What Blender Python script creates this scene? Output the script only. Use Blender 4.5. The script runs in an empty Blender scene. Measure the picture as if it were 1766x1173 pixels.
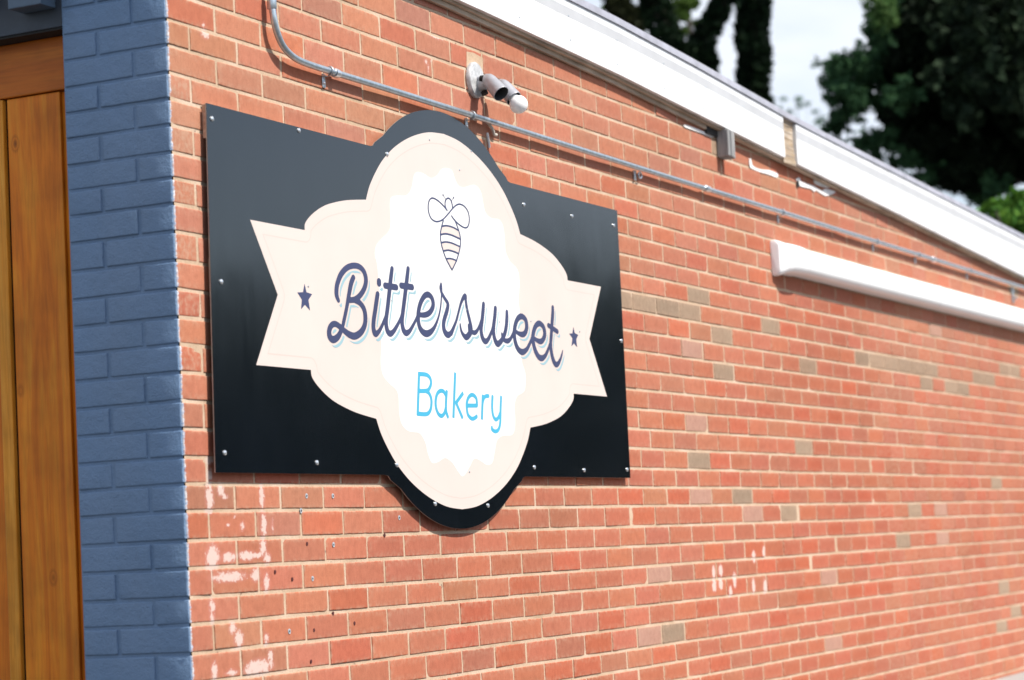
import bpy, bmesh, math, random
import numpy as np
from mathutils import Vector, Matrix, noise as mnoise

random.seed(7); rng = np.random.default_rng(7)
scene = bpy.context.scene
R = math.radians

# ------------------------------------------------------------------ camera
cam_d = bpy.data.cameras.new('camera'); cam = bpy.data.objects.new('camera', cam_d)
scene.collection.objects.link(cam); scene.camera = cam
YAW, PITCH, ROLL = -0.450636543, 0.089286247, -0.0519148284
fw = Vector((math.sin(YAW)*math.cos(PITCH), math.cos(YAW)*math.cos(PITCH), math.sin(PITCH)))
r0 = Vector((math.cos(YAW), -math.sin(YAW), 0)); u0 = r0.cross(fw)
rt = r0*math.cos(ROLL) + u0*math.sin(ROLL); up = -r0*math.sin(ROLL) + u0*math.cos(ROLL)
cam.matrix_world = Matrix(((rt.x, up.x, -fw.x, 3.245661), (rt.y, up.y, -fw.y, -4.8565125), (rt.z, up.z, -fw.z, -1.35941472), (0, 0, 0, 1)))
cam_d.sensor_width = 36.0; cam_d.lens = 4131.9/1766*36
cam_d.clip_start = 0.1; cam_d.clip_end = 3000
cam_d.dof.use_dof = True; cam_d.dof.focus_distance = 6.85; cam_d.dof.aperture_fstop = 3.6

# ------------------------------------------------------------------ sky and sun
SUN = Vector((1.0, 0.02, 1.2)).normalized()
world = bpy.data.worlds.new("World"); scene.world = world; world.use_nodes = True
wn = world.node_tree; wn.nodes.clear()
wo = wn.nodes.new('ShaderNodeOutputWorld'); bg = wn.nodes.new('ShaderNodeBackground')
sky = wn.nodes.new('ShaderNodeTexSky'); sky.sky_type = 'NISHITA'; sky.sun_disc = False
sky.sun_elevation = math.asin(SUN.z); sky.sun_rotation = math.atan2(SUN.x, SUN.y)
sky.air_density = 1.0; sky.dust_density = 1.6; sky.ozone_density = 1.0; sky.altitude = 100
tc = wn.nodes.new('ShaderNodeTexCoord'); mp = wn.nodes.new('ShaderNodeMapping'); mp.inputs['Scale'].default_value = (1.6, 1.6, 5.0)
nz = wn.nodes.new('ShaderNodeTexNoise'); nz.inputs['Scale'].default_value = 2.2; nz.inputs['Detail'].default_value = 6; nz.inputs['Roughness'].default_value = 0.55
cr = wn.nodes.new('ShaderNodeValToRGB'); cr.color_ramp.elements[0].position = 0.28; cr.color_ramp.elements[1].position = 0.62
mx = wn.nodes.new('ShaderNodeMixRGB'); mx.inputs['Color2'].default_value = (6.0, 6.25, 6.75, 1)
sc_ = wn.nodes.new('ShaderNodeMath'); sc_.operation = 'MULTIPLY'; sc_.inputs[1].default_value = 0.85
wn.links.new(tc.outputs['Generated'], mp.inputs['Vector']); wn.links.new(mp.outputs['Vector'], nz.inputs['Vector'])
wn.links.new(nz.outputs['Fac'], cr.inputs['Fac']); wn.links.new(cr.outputs['Color'], sc_.inputs[0]); sx = wn.nodes.new('ShaderNodeSeparateXYZ'); wn.links.new(tc.outputs['Generated'], sx.inputs[0])
cov = wn.nodes.new('ShaderNodeMapRange'); cov.inputs['From Min'].default_value = .15; cov.inputs['From Max'].default_value = .6; cov.inputs['To Min'].default_value = 1.0; cov.inputs['To Max'].default_value = .12
cm = wn.nodes.new('ShaderNodeMath'); cm.operation = 'MULTIPLY'; wn.links.new(sx.outputs['X'], cov.inputs['Value']); wn.links.new(cov.outputs[0], cm.inputs[0]); wn.links.new(sc_.outputs[0], cm.inputs[1])
wn.links.new(cm.outputs[0], mx.inputs['Fac'])
wn.links.new(sky.outputs['Color'], mx.inputs['Color1']); wn.links.new(mx.outputs['Color'], bg.inputs['Color'])
bg.inputs['Strength'].default_value = 0.105
wn.links.new(bg.outputs['Background'], wo.inputs['Surface'])
sun_d = bpy.data.lights.new('sun', 'SUN'); sun = bpy.data.objects.new('sun', sun_d); scene.collection.objects.link(sun)
sun_d.energy = 3.95; sun_d.angle = R(0.8); sun_d.color = (1.0, 0.95, 0.87)
sun.rotation_euler = SUN.to_track_quat('Z', 'Y').to_euler(); sun.location = (20, 0, 25)
scene.view_settings.view_transform = 'Standard'; scene.view_settings.look = 'None'
scene.view_settings.exposure = 0.75; scene.view_settings.gamma = 1

# ------------------------------------------------------------------ traced data (metres on the wall plane: distance from corner, height)
TEXT = [[[0.7409,-0.651,0.75],[0.7326,-0.6379,0.95],[0.7331,-0.6218,1.0],[0.7407,-0.6029,1.0],[0.761,-0.5783,1.05],[0.7924,-0.5584,1.0],[0.8301,-0.5482,1.0],[0.8649,-0.5487,1.0],[0.8895,-0.5607,1.0],[0.8979,-0.5822,1.0],[0.8877,-0.6052,1.0],[0.8623,-0.627,1.0],[0.8332,-0.6408,1.0],[0.8037,-0.6453,0.95]],[[0.8306,-0.6433,1.0],[0.8579,-0.6494,1.0],[0.8789,-0.6642,1.02],[0.8852,-0.6871,1.02],[0.8778,-0.7109,1.05],[0.855,-0.7309,1.15],[0.8215,-0.7429,1.2],[0.7918,-0.7405,1.15],[0.7653,-0.7318,1.0],[0.7413,-0.7218,1.0],[0.7171,-0.7161,1.0],[0.6965,-0.7219,1.02],[0.684,-0.7368,1.05],[0.6858,-0.7525,1.15],[0.7029,-0.7594,1.2],[0.7274,-0.7512,1.1],[0.7455,-0.7353,0.9],[0.7572,-0.7208,0.75],[0.7655,-0.7043,0.8],[0.7822,-0.671,0.8],[0.7984,-0.6329,0.9],[0.8139,-0.5994,1.0],[0.828,-0.5811,0.95]],[[0.9606,-0.6171,1.0],[0.9548,-0.6309,1.0],[0.9427,-0.6628,1.0],[0.9314,-0.6923,1.0],[0.9277,-0.7124,1.02],[0.9322,-0.7264,1.1],[0.9413,-0.7296,1.05],[0.9597,-0.7203,0.8],[0.977,-0.7048,0.7],[0.9933,-0.686,0.65],[1.0027,-0.6742,0.6]],[[0.9722,-0.5802,1.12],[0.9716,-0.5863,1.12]],[[1.0512,-0.5378,0.9],[1.0404,-0.5684,1.0],[1.0283,-0.6076,1.0],[1.0138,-0.6534,1.0],[1.0025,-0.6854,1.0],[1.0024,-0.7055,1.02],[1.0097,-0.7195,1.1],[1.023,-0.7243,1.1],[1.0421,-0.7168,0.9],[1.0646,-0.6993,0.75],[1.0851,-0.68,0.65],[1.0958,-0.6657,0.6]],[[1.0063,-0.5896,1.1],[1.0707,-0.5895,1.1]],[[1.147,-0.5297,0.9],[1.1368,-0.5606,1.0],[1.1234,-0.6003,1.0],[1.107,-0.6469,1.0],[1.0963,-0.6792,1.0],[1.0971,-0.6995,1.02],[1.1052,-0.7125,1.1],[1.1189,-0.7167,1.1],[1.1384,-0.7094,0.85],[1.159,-0.6933,0.7],[1.18,-0.6737,0.6],[1.1908,-0.6616,0.6]],[[1.1008,-0.5821,1.1],[1.1655,-0.5816,1.1]],[[1.1959,-0.659,0.8],[1.2346,-0.657,1.0],[1.2647,-0.6485,1.05],[1.286,-0.632,1.02],[1.2902,-0.6155,1.0],[1.2804,-0.6012,1.02],[1.2594,-0.5958,1.1],[1.2363,-0.6033,1.05],[1.213,-0.6234,1.0],[1.1985,-0.6473,1.0],[1.1935,-0.6683,1.0],[1.1967,-0.6886,1.02],[1.2105,-0.7038,1.15],[1.2339,-0.7111,1.25],[1.2586,-0.7073,1.15],[1.2844,-0.6946,0.85],[1.3062,-0.6747,0.6],[1.3246,-0.6503,0.45],[1.3373,-0.6238,0.4],[1.3438,-0.6,0.38],[1.3468,-0.5857,0.5],[1.3439,-0.5708,0.85],[1.346,-0.5601,0.6],[1.3468,-0.5565,0.4]],[[1.3447,-0.5812,0.6],[1.3639,-0.5985,0.75],[1.3816,-0.6113,0.8],[1.3825,-0.6217,0.9],[1.372,-0.6401,1.0],[1.3574,-0.6597,1.0],[1.3496,-0.6766,1.0],[1.3514,-0.6928,1.05],[1.3627,-0.7038,1.2],[1.3775,-0.7064,1.15],[1.396,-0.6983,0.9],[1.4158,-0.6794,0.7],[1.436,-0.6569,0.6],[1.4514,-0.6323,0.5],[1.4667,-0.6099,0.5],[1.4846,-0.5872,0.55]],[[1.3985,-0.7039,0.5],[1.4189,-0.6792,0.5],[1.443,-0.6446,0.55],[1.4676,-0.6074,0.65],[1.485,-0.5895,0.85],[1.4987,-0.5826,1.0],[1.501,-0.5943,0.7],[1.5053,-0.6166,0.75],[1.5134,-0.6375,0.8],[1.5228,-0.6607,0.9],[1.526,-0.6796,1.1],[1.516,-0.6945,1.2],[1.4929,-0.7066,1.15],[1.4753,-0.7017,0.85],[1.4626,-0.6906,0.65],[1.4575,-0.6768,0.5],[1.4567,-0.6697,0.4]],[[1.5115,-0.6691,0.5],[1.5136,-0.6828,0.7]],[[1.5261,-0.688,0.8],[1.5494,-0.6896,0.9],[1.5677,-0.6818,0.75],[1.5837,-0.6664,0.6],[1.596,-0.6512,0.6]],[[1.619,-0.5978,0.9],[1.6126,-0.6212,1.0],[1.6029,-0.6508,1.0],[1.5943,-0.6754,1.0],[1.5964,-0.6945,1.05],[1.6071,-0.7083,1.1],[1.6211,-0.7118,1.1],[1.638,-0.7046,0.9],[1.6559,-0.6885,0.8],[1.6715,-0.6706,0.7],[1.6819,-0.6505,0.8]],[[1.6991,-0.605,0.95],[1.6923,-0.6303,1.0],[1.6813,-0.6602,1.0],[1.6785,-0.6847,1.0],[1.6865,-0.7049,1.1],[1.7017,-0.715,1.2],[1.7216,-0.7078,1.1],[1.7395,-0.6957,1.0],[1.757,-0.6775,1.0],[1.7691,-0.6547,1.0],[1.7759,-0.6297,1.0],[1.7781,-0.611,0.85]],[[1.7345,-0.6813,0.5],[1.7398,-0.6933,0.8],[1.7526,-0.7011,0.9],[1.7747,-0.7015,1.0],[1.794,-0.6938,0.8],[1.8107,-0.6792,0.7],[1.8266,-0.6634,0.7]],[[1.8269,-0.6652,0.7],[1.8531,-0.6734,0.9],[1.8827,-0.6748,1.1],[1.9036,-0.667,1.1],[1.9153,-0.6488,1.1],[1.9116,-0.6294,1.1],[1.8957,-0.6199,1.1],[1.8744,-0.6187,1.15],[1.8509,-0.629,1.1],[1.8339,-0.6474,1.1],[1.8239,-0.6697,1.1],[1.8238,-0.6913,1.1],[1.8336,-0.7124,1.15],[1.8517,-0.7266,1.2],[1.876,-0.7305,1.2],[1.9045,-0.7216,0.95],[1.9266,-0.705,0.8],[1.945,-0.6865,0.7],[1.9586,-0.6703,0.7]],[[1.9575,-0.6791,0.7],[1.982,-0.6865,0.9],[2.0097,-0.6898,1.1],[2.0312,-0.6826,1.1],[2.0458,-0.6651,1.1],[2.042,-0.6453,1.1],[2.0258,-0.6348,1.1],[2.0039,-0.6326,1.15],[1.9796,-0.6437,1.1],[1.963,-0.6634,1.1],[1.9554,-0.6837,1.1],[1.9616,-0.7075,1.1],[1.9746,-0.7266,1.15],[1.9933,-0.7399,1.2],[2.0161,-0.7425,1.2],[2.0403,-0.7341,0.9],[2.0605,-0.7175,0.8],[2.0786,-0.6976,0.7],[2.0912,-0.6802,0.7]],[[2.1178,-0.5728,0.85],[2.1152,-0.5937,1.0],[2.1059,-0.6256,1.0],[2.0961,-0.662,1.0],[2.0874,-0.6938,1.0],[2.0899,-0.7204,1.05],[2.0992,-0.7422,1.1],[2.1157,-0.7571,1.15],[2.1344,-0.755,1.0],[2.1549,-0.7394,0.7],[2.1687,-0.723,0.5],[2.1768,-0.7095,0.25]],[[2.0787,-0.6341,1.0],[2.1424,-0.6498,1.0]]]
BEE = [[[1.4084,-0.3333,1.0],[1.3982,-0.3225,1.0],[1.3985,-0.3091,1.0],[1.4063,-0.3003,1.0],[1.4182,-0.2955,1.0],[1.4323,-0.2974,1.0],[1.4415,-0.307,1.0],[1.4447,-0.3201,1.0]],[[1.4084,-0.3333,1.0],[1.3896,-0.3234,1.0],[1.3625,-0.3131,1.0],[1.3351,-0.3069,1.0],[1.3128,-0.3073,1.0],[1.2961,-0.3178,1.0],[1.2886,-0.337,1.0],[1.2923,-0.355,1.0],[1.3063,-0.3693,1.0],[1.3336,-0.3743,1.0],[1.3622,-0.3693,1.0],[1.3858,-0.3597,1.0],[1.4161,-0.3419,1.0],[1.4468,-0.3225,1.0],[1.4711,-0.3105,1.0],[1.4949,-0.3052,1.0],[1.5237,-0.3088,1.0],[1.5457,-0.3227,1.0],[1.5522,-0.3437,1.0],[1.5442,-0.3635,1.0],[1.5284,-0.3732,1.0],[1.505,-0.3729,1.0],[1.4767,-0.3663,1.0],[1.4517,-0.3568,1.0],[1.4355,-0.347,1.0]],[[1.3805,-0.3669,1.0],[1.3677,-0.3867,1.0],[1.3583,-0.4062,1.0],[1.3578,-0.4274,1.0],[1.366,-0.4504,1.0],[1.3846,-0.4778,1.0],[1.4052,-0.4972,1.0],[1.4209,-0.5104,1.0]],[[1.4546,-0.3565,1.0],[1.4724,-0.3788,1.0],[1.4827,-0.3966,1.0],[1.4865,-0.415,1.0],[1.4821,-0.4342,1.0],[1.4698,-0.4568,1.0],[1.4529,-0.4797,1.0],[1.4336,-0.4987,1.0],[1.4209,-0.5104,1.0]],[[1.3678,-0.3854,1.15],[1.3949,-0.3805,1.15],[1.4235,-0.3798,1.15],[1.4519,-0.3822,1.15],[1.4745,-0.3867,1.15]],[[1.3595,-0.4108,1.15],[1.3866,-0.4055,1.15],[1.4208,-0.4048,1.15],[1.4549,-0.4079,1.15],[1.4822,-0.4114,1.15]],[[1.361,-0.4345,1.15],[1.3897,-0.4296,1.15],[1.4239,-0.429,1.15],[1.4523,-0.4317,1.15],[1.4797,-0.435,1.15]],[[1.3743,-0.4575,1.15],[1.4042,-0.4529,1.15],[1.4384,-0.4538,1.15],[1.4697,-0.4574,1.15]],[[1.3872,-0.4797,1.15],[1.4131,-0.4771,1.15],[1.4359,-0.4777,1.15],[1.454,-0.4802,1.15]],[[1.4007,-0.2996,0.35],[1.3917,-0.2926,0.4],[1.387,-0.2896,1.2]],[[1.4404,-0.3018,0.35],[1.4498,-0.2941,0.5],[1.4549,-0.2895,1.2]]]
BEEFILL = [[[1.366,-0.3869],[1.3948,-0.3813],[1.4234,-0.3806],[1.4518,-0.3831],[1.4756,-0.3871],[1.4822,-0.4114],[1.4549,-0.4079],[1.4208,-0.4048],[1.3866,-0.4055],[1.3584,-0.4109]],[[1.361,-0.4345],[1.3897,-0.4296],[1.4239,-0.429],[1.4523,-0.4317],[1.4814,-0.4348],[1.4703,-0.4573],[1.4384,-0.4538],[1.4042,-0.4529],[1.372,-0.4578]],[[1.3872,-0.4802],[1.413,-0.4776],[1.4358,-0.4783],[1.454,-0.4802],[1.4368,-0.4958],[1.421,-0.5096],[1.4052,-0.4972]]]
BAKERY = [[[1.1834,-0.8249],[1.1619,-0.9512]],[[1.1799,-0.8307],[1.2207,-0.8305],[1.242,-0.8352],[1.2526,-0.8455],[1.2524,-0.8565],[1.2425,-0.8684],[1.2241,-0.8771],[1.1701,-0.8799]],[[1.2182,-0.878],[1.237,-0.8835],[1.2491,-0.8979],[1.2494,-0.9139],[1.2407,-0.9325],[1.2172,-0.9446],[1.1597,-0.9454]],[[1.3494,-0.8716],[1.3402,-0.9108],[1.3398,-0.934],[1.349,-0.9499]],[[1.3437,-0.8876],[1.3286,-0.8754],[1.3074,-0.8746],[1.2871,-0.885],[1.2761,-0.9061],[1.2778,-0.9267],[1.2904,-0.9424],[1.3086,-0.9474],[1.3268,-0.939],[1.3402,-0.9201]],[[1.4086,-0.8162],[1.383,-0.9513]],[[1.4542,-0.8746],[1.3991,-0.9093]],[[1.4046,-0.9052],[1.4428,-0.9512]],[[1.4748,-0.9117],[1.5415,-0.9095]],[[1.5403,-0.9112],[1.5386,-0.8887],[1.5147,-0.8782],[1.4895,-0.8857],[1.4748,-0.9028],[1.4728,-0.9205],[1.4785,-0.9391],[1.4981,-0.9492],[1.5163,-0.9487],[1.5369,-0.9417]],[[1.5833,-0.8752],[1.5684,-0.9512]],[[1.577,-0.9028],[1.589,-0.8857],[1.603,-0.8792],[1.6223,-0.8778]],[[1.6489,-0.8751],[1.6422,-0.9102],[1.6449,-0.9342],[1.6595,-0.9477],[1.6789,-0.9429],[1.6972,-0.9254]],[[1.7075,-0.8747],[1.6986,-0.9181],[1.692,-0.957],[1.6776,-0.9779],[1.6553,-0.9844],[1.6344,-0.9789],[1.6329,-0.9729]]]
BADGE = [[1.411,-0.2058],[1.4524,-0.2071],[1.4687,-0.229],[1.49,-0.2482],[1.5274,-0.2504],[1.5958,-0.235],[1.6378,-0.2487],[1.653,-0.2869],[1.6648,-0.3122],[1.7025,-0.326],[1.7573,-0.3248],[1.7831,-0.3446],[1.7906,-0.3843],[1.7914,-0.4202],[1.8184,-0.4493],[1.8699,-0.4719],[1.8795,-0.5119],[1.8658,-0.5672],[1.8692,-0.6076],[1.8593,-0.6906],[1.8656,-0.7578],[1.8877,-0.7972],[1.8828,-0.8379],[1.8672,-0.8565],[1.8194,-0.8717],[1.7973,-0.9036],[1.7977,-0.9436],[1.7886,-0.9771],[1.7646,-0.9931],[1.7044,-0.9966],[1.6654,-1.0106],[1.645,-1.0436],[1.6245,-1.0786],[1.5869,-1.0868],[1.5406,-1.0732],[1.5033,-1.0694],[1.4725,-1.0932],[1.4276,-1.1219],[1.3968,-1.1087],[1.363,-1.0838],[1.3194,-1.0697],[1.2735,-1.0815],[1.2361,-1.0844],[1.2143,-1.0588],[1.2002,-1.0261],[1.1681,-1.0009],[1.1085,-0.9974],[1.068,-0.9802],[1.0543,-0.9482],[1.0545,-0.9037],[1.0425,-0.8819],[0.9963,-0.8617],[0.9673,-0.8388],[0.9609,-0.8031],[0.9709,-0.7424],[0.9686,-0.5521],[0.9564,-0.5088],[0.9673,-0.4795],[1.0042,-0.4549],[1.0447,-0.4314],[1.0577,-0.4014],[1.0566,-0.3605],[1.0659,-0.334],[1.099,-0.3241],[1.1596,-0.316],[1.1923,-0.2914],[1.2089,-0.2559],[1.2307,-0.2398],[1.2721,-0.2398],[1.3159,-0.2473],[1.3579,-0.2337],[1.3827,-0.2144]]
STARS = [[[0.5661,-0.6193],[0.5741,-0.6412],[0.6028,-0.6442],[0.5823,-0.6611],[0.5883,-0.6887],[0.5636,-0.6751],[0.5429,-0.6883],[0.5488,-0.6628],[0.5277,-0.6451],[0.5566,-0.6425]],[[2.2704,-0.6276],[2.2789,-0.6465],[2.3056,-0.6513],[2.2883,-0.6665],[2.2915,-0.6926],[2.2689,-0.6813],[2.248,-0.6916],[2.2585,-0.6648],[2.2348,-0.651],[2.2606,-0.6488]]]
BOLTS = [[0.1511,-0.2369],[0.5725,-0.2082],[1.0546,-0.2101],[1.9426,-0.2577],[2.3089,-0.2564],[2.6537,-0.2524],[0.1629,-0.6462],[2.663,-0.6503],[0.1467,-1.0726],[0.5891,-1.0918],[1.0258,-1.0932],[1.243,-1.2025],[1.5805,-1.2089],[1.9178,-1.0908],[2.2957,-1.0965],[2.6508,-1.0914]]
NAILS = [[1.3182,-0.1331],[1.5884,-0.1325],[1.5042,-0.1999],[0.5847,-0.6249],[1.0409,-0.6287],[1.7239,-0.6453],[1.9487,-0.6289],[2.319,-0.6394],[1.4692,-1.109],[1.5037,-0.6229]]
STAINS = [[0.111,-1.0921,0.0154,0.0073,1.0],[0.1085,-1.1261,0.0123,0.0146,1.0],[0.1022,-1.1819,0.015,0.029,1.0],[0.1543,-1.1649,0.0143,0.0122,1.0],[0.1711,-1.1795,0.0112,0.0061,1.0],[0.3433,-1.1797,0.0104,0.0276,1.0],[0.3469,-1.2525,0.0123,0.0275,1.0],[0.2469,-1.2538,0.0083,0.0103,1.0],[0.1814,-1.2505,0.005,0.0034,1.0],[0.21,-1.23,0.0041,0.0044,1.0],[0.3862,-1.2529,0.0024,0.0202,1.0],[0.107,-1.3269,0.0263,0.0265,1.0],[0.1778,-1.3286,0.0269,0.0109,1.0],[0.2596,-1.3268,0.0369,0.0099,1.0],[0.3402,-1.3074,0.0141,0.0175,1.0],[0.3568,-1.3353,0.0142,0.0125,1.0],[0.3105,-1.3267,0.0281,0.0055,1.0],[0.0998,-1.2157,0.0153,0.0061,1.0],[0.1741,-1.3777,0.0699,0.0116,0.9],[0.2973,-1.3765,0.0186,0.0149,0.9],[0.3494,-1.3981,0.0123,0.0211,0.9],[0.0946,-1.4472,0.0122,0.0168,0.9],[0.094,-1.4736,0.0096,0.0143,0.9],[0.1824,-1.5044,0.0153,0.0133,0.9],[0.2073,-1.5324,0.019,0.0194,0.9],[0.3358,-1.5393,0.0093,0.0136,0.9],[0.093,-1.6051,0.0122,0.0213,0.9],[0.3513,-1.58,0.0104,0.0123,0.9],[0.3547,-1.5963,0.0057,0.0148,0.9],[0.2978,-1.6063,0.0535,0.0171,0.9],[0.2511,-1.6131,0.0252,0.0097,0.9],[0.1698,-1.6125,0.0245,0.0063,0.9],[0.0964,-1.3512,0.0175,0.0072,0.9],[0.1664,-0.0141,0.0173,0.0116,1.0],[0.1627,0.0093,0.005,0.0039,1.0],[1.4341,0.1989,0.039,0.0061,0.8],[1.3591,0.1113,0.0102,0.0085,0.8],[1.3941,0.117,0.0057,0.0061,0.8],[1.3725,0.0896,0.0057,0.0137,0.8]]
DOTS = [[3.4535,-1.4619],[3.5253,-1.4576],[3.4514,-1.5109],[3.5172,-1.5068],[3.6642,-1.4964],[3.6141,-1.5403],[3.8853,-1.4144],[3.9982,-1.399],[3.8661,-1.5251],[3.994,-1.534],[3.0251,-1.6776]]
CAULK = [[[4.1025,0.1618],[4.1205,0.1681],[4.1387,0.1424],[4.218,0.1381],[4.3242,0.1471],[4.4189,0.1463],[4.4353,0.138],[4.4154,0.1274],[4.3209,0.1283],[4.2158,0.1257],[4.125,0.1286],[4.1033,0.134]],[[4.664,0.1508],[4.7097,0.1605],[4.7262,0.1477],[4.8667,0.1472],[4.9182,0.1446],[4.9959,0.1384],[5.0385,0.152],[5.1608,0.1573],[5.1729,0.1499],[5.0597,0.124],[5.006,0.1223],[4.9157,0.1314],[4.8878,0.1218],[4.8506,0.1303],[4.7346,0.1254],[4.6852,0.1302]],[[3.4192,0.2083],[3.4991,0.21],[3.6103,0.2083],[3.7137,0.2071],[3.7017,0.1977],[3.619,0.198],[3.4972,0.1984],[3.4177,0.1987]],[[4.9001,0.1854],[4.9544,0.1962],[5.0853,0.1858],[5.0942,0.1628],[4.9998,0.1584],[4.9083,0.1606]]]
ZK = [0.2754,0.2009,0.1307,0.0622,-0.0075,-0.0718,-0.1402,-0.2056,-0.2708,-0.3385,-0.4016,-0.466,-0.5342,-0.6046,-0.6746,-0.7429,-0.8094,-0.8777,-0.9475,-1.0146,-1.0844,-1.1493,-1.2147,-1.285,-1.3526,-1.4228,-1.4871,-1.5567,-1.6267,-1.699,-1.7649,-1.8296,-1.8951,-1.9643,-2.0314,-2.1003]
HOLES = [[0.3906,-1.3716],[0.4728,-1.3927],[0.5701,-1.5286],[0.5485,-1.6085],[0.5541,-1.3031],[0.7835,-1.5208],[0.6723,-1.4894],[0.9727,-1.2869]]
PLUGS = [[0.5743,-1.3944],[0.4472,-1.5253],[0.5618,-1.1781],[0.6984,-1.1782],[0.5307,-1.2166],[1.0608,-1.2395],[0.6905,-1.308]]

# ------------------------------------------------------------------ helpers
C = scene.collection
def link(name, me, mat=None, parent=None, smooth=False):
    o = bpy.data.objects.new(name, me); C.objects.link(o)
    if mat is not None: me.materials.append(mat)
    if parent is not None: o.parent = parent
    if smooth: me.polygons.foreach_set('use_smooth', [True]*len(me.polygons))
    return o
def thing(name, label, cat, loc=(0, 0, 0), group=None, kind=None):
    o = bpy.data.objects.new(name, None); C.objects.link(o); o.location = loc; o.empty_display_size = .1
    o['label'] = label; o['category'] = cat
    if group: o['group'] = group
    if kind: o['kind'] = kind
    bpy.context.view_layer.update()
    return o
def tag(o, label=None, cat=None, group=None, kind=None):
    if label: o['label'] = label
    if cat: o['category'] = cat
    if group: o['group'] = group
    if kind: o['kind'] = kind
    return o
class MB:
    """collects vertices and faces in world coordinates"""
    def __init__(s): s.v = []; s.f = []
    def add(s, v, f):
        n = len(s.v); s.v += [tuple(p) for p in v]; s.f += [tuple(i+n for i in q) for q in f]
    def box(s, a, b, bev=0.0, jit=0.0):
        (x0, y0, z0), (x1, y1, z1) = a, b
        bm = bmesh.new()
        vs = [bm.verts.new((x, y, z)) for x in (x0, x1) for y in (y0, y1) for z in (z0, z1)]
        for q in ((0, 1, 3, 2), (4, 6, 7, 5), (0, 4, 5, 1), (2, 3, 7, 6), (0, 2, 6, 4), (1, 5, 7, 3)): bm.faces.new([vs[i] for i in q])
        bmesh.ops.recalc_face_normals(bm, faces=bm.faces)
        if bev: bmesh.ops.bevel(bm, geom=bm.edges[:], offset=bev, segments=2, affect='EDGES', profile=.6)
        s.bm(bm)
    def bm(s, bm):
        bm.verts.index_update()
        s.add([v.co[:] for v in bm.verts], [[v.index for v in f.verts] for f in bm.faces]); bm.free()
    def tube(s, pts, r, n=14, caps=True):
        P = [Vector(p) for p in pts]; rs = r if hasattr(r, '__len__') else [r]*len(P)
        T = []
        for i in range(len(P)):
            a = P[max(i-1, 0)]; b = P[min(i+1, len(P)-1)]; T.append((b-a).normalized() if (b-a).length > 1e-9 else (T[-1] if T else Vector((0,0,1))))
        nrm = T[0].orthogonal().normalized(); vs = []
        for i, p in enumerate(P):
            nrm = (nrm - T[i]*nrm.dot(T[i])).normalized(); bn = T[i].cross(nrm)
            for k in range(n):
                a = 2*math.pi*k/n; vs.append(p + (nrm*math.cos(a) + bn*math.sin(a))*rs[i])
        fs = [(i*n+k, i*n+(k+1) % n, (i+1)*n+(k+1) % n, (i+1)*n+k) for i in range(len(P)-1) for k in range(n)]
        if caps: fs += [tuple(range(n-1, -1, -1)), tuple((len(P)-1)*n+k for k in range(n))]
        s.add(vs, fs)
    def extrude_poly(s, pts, x0, x1):
        """polygon of (y,z) points, walls from x0 to the front at x1"""
        n = len(pts); area = sum(pts[i][0]*pts[(i+1) % n][1]-pts[(i+1) % n][0]*pts[i][1] for i in range(n))
        if area < 0: pts = pts[::-1]
        vs = [(x1, p[0], p[1]) for p in pts] + [(x0, p[0], p[1]) for p in pts]
        fs = [tuple(range(n))] + [tuple(range(2*n-1, n-1, -1))] + [(i, n+i, n+(i+1) % n, (i+1) % n) for i in range(n)]
        s.add(vs, fs)
    def build(s, name, mat, parent=None, smooth=False, loc=None):
        me = bpy.data.meshes.new(name); off = Vector((0, 0, 0))
        if parent is not None:
            q = parent
            while q is not None: off += q.location; q = q.parent
        if loc is not None: off += Vector(loc)
        me.from_pydata([(v[0]-off.x, v[1]-off.y, v[2]-off.z) for v in s.v], [], s.f); me.update()
        o = link(name, me, mat, parent, smooth)
        if loc is not None: o.location = loc
        if smooth:
            try: me.set_sharp_from_angle(angle=R(40))
            except Exception: pass
        return o
def catmull(P, k=8, closed=False):
    P = [np.array(p, float) for p in P]; n = len(P); out = []
    if n < 3 and not closed: 
        return np.array([P[0] + (P[-1]-P[0])*t for t in np.linspace(0, 1, 5)])
    for i in range(n if closed else n-1):
        if closed: a, b, c, d = P[i-1], P[i], P[(i+1) % n], P[(i+2) % n]
        else: a, b, c, d = P[max(i-1, 0)], P[i], P[i+1], P[min(i+2, n-1)]
        for t in np.arange(k)/k:
            out.append(.5*((2*b)+(c-a)*t+(2*a-5*b+4*c-d)*t*t+(3*b-a-3*c+d)*t**3))
    if not closed: out.append(P[-1])
    return np.array(out)

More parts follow.
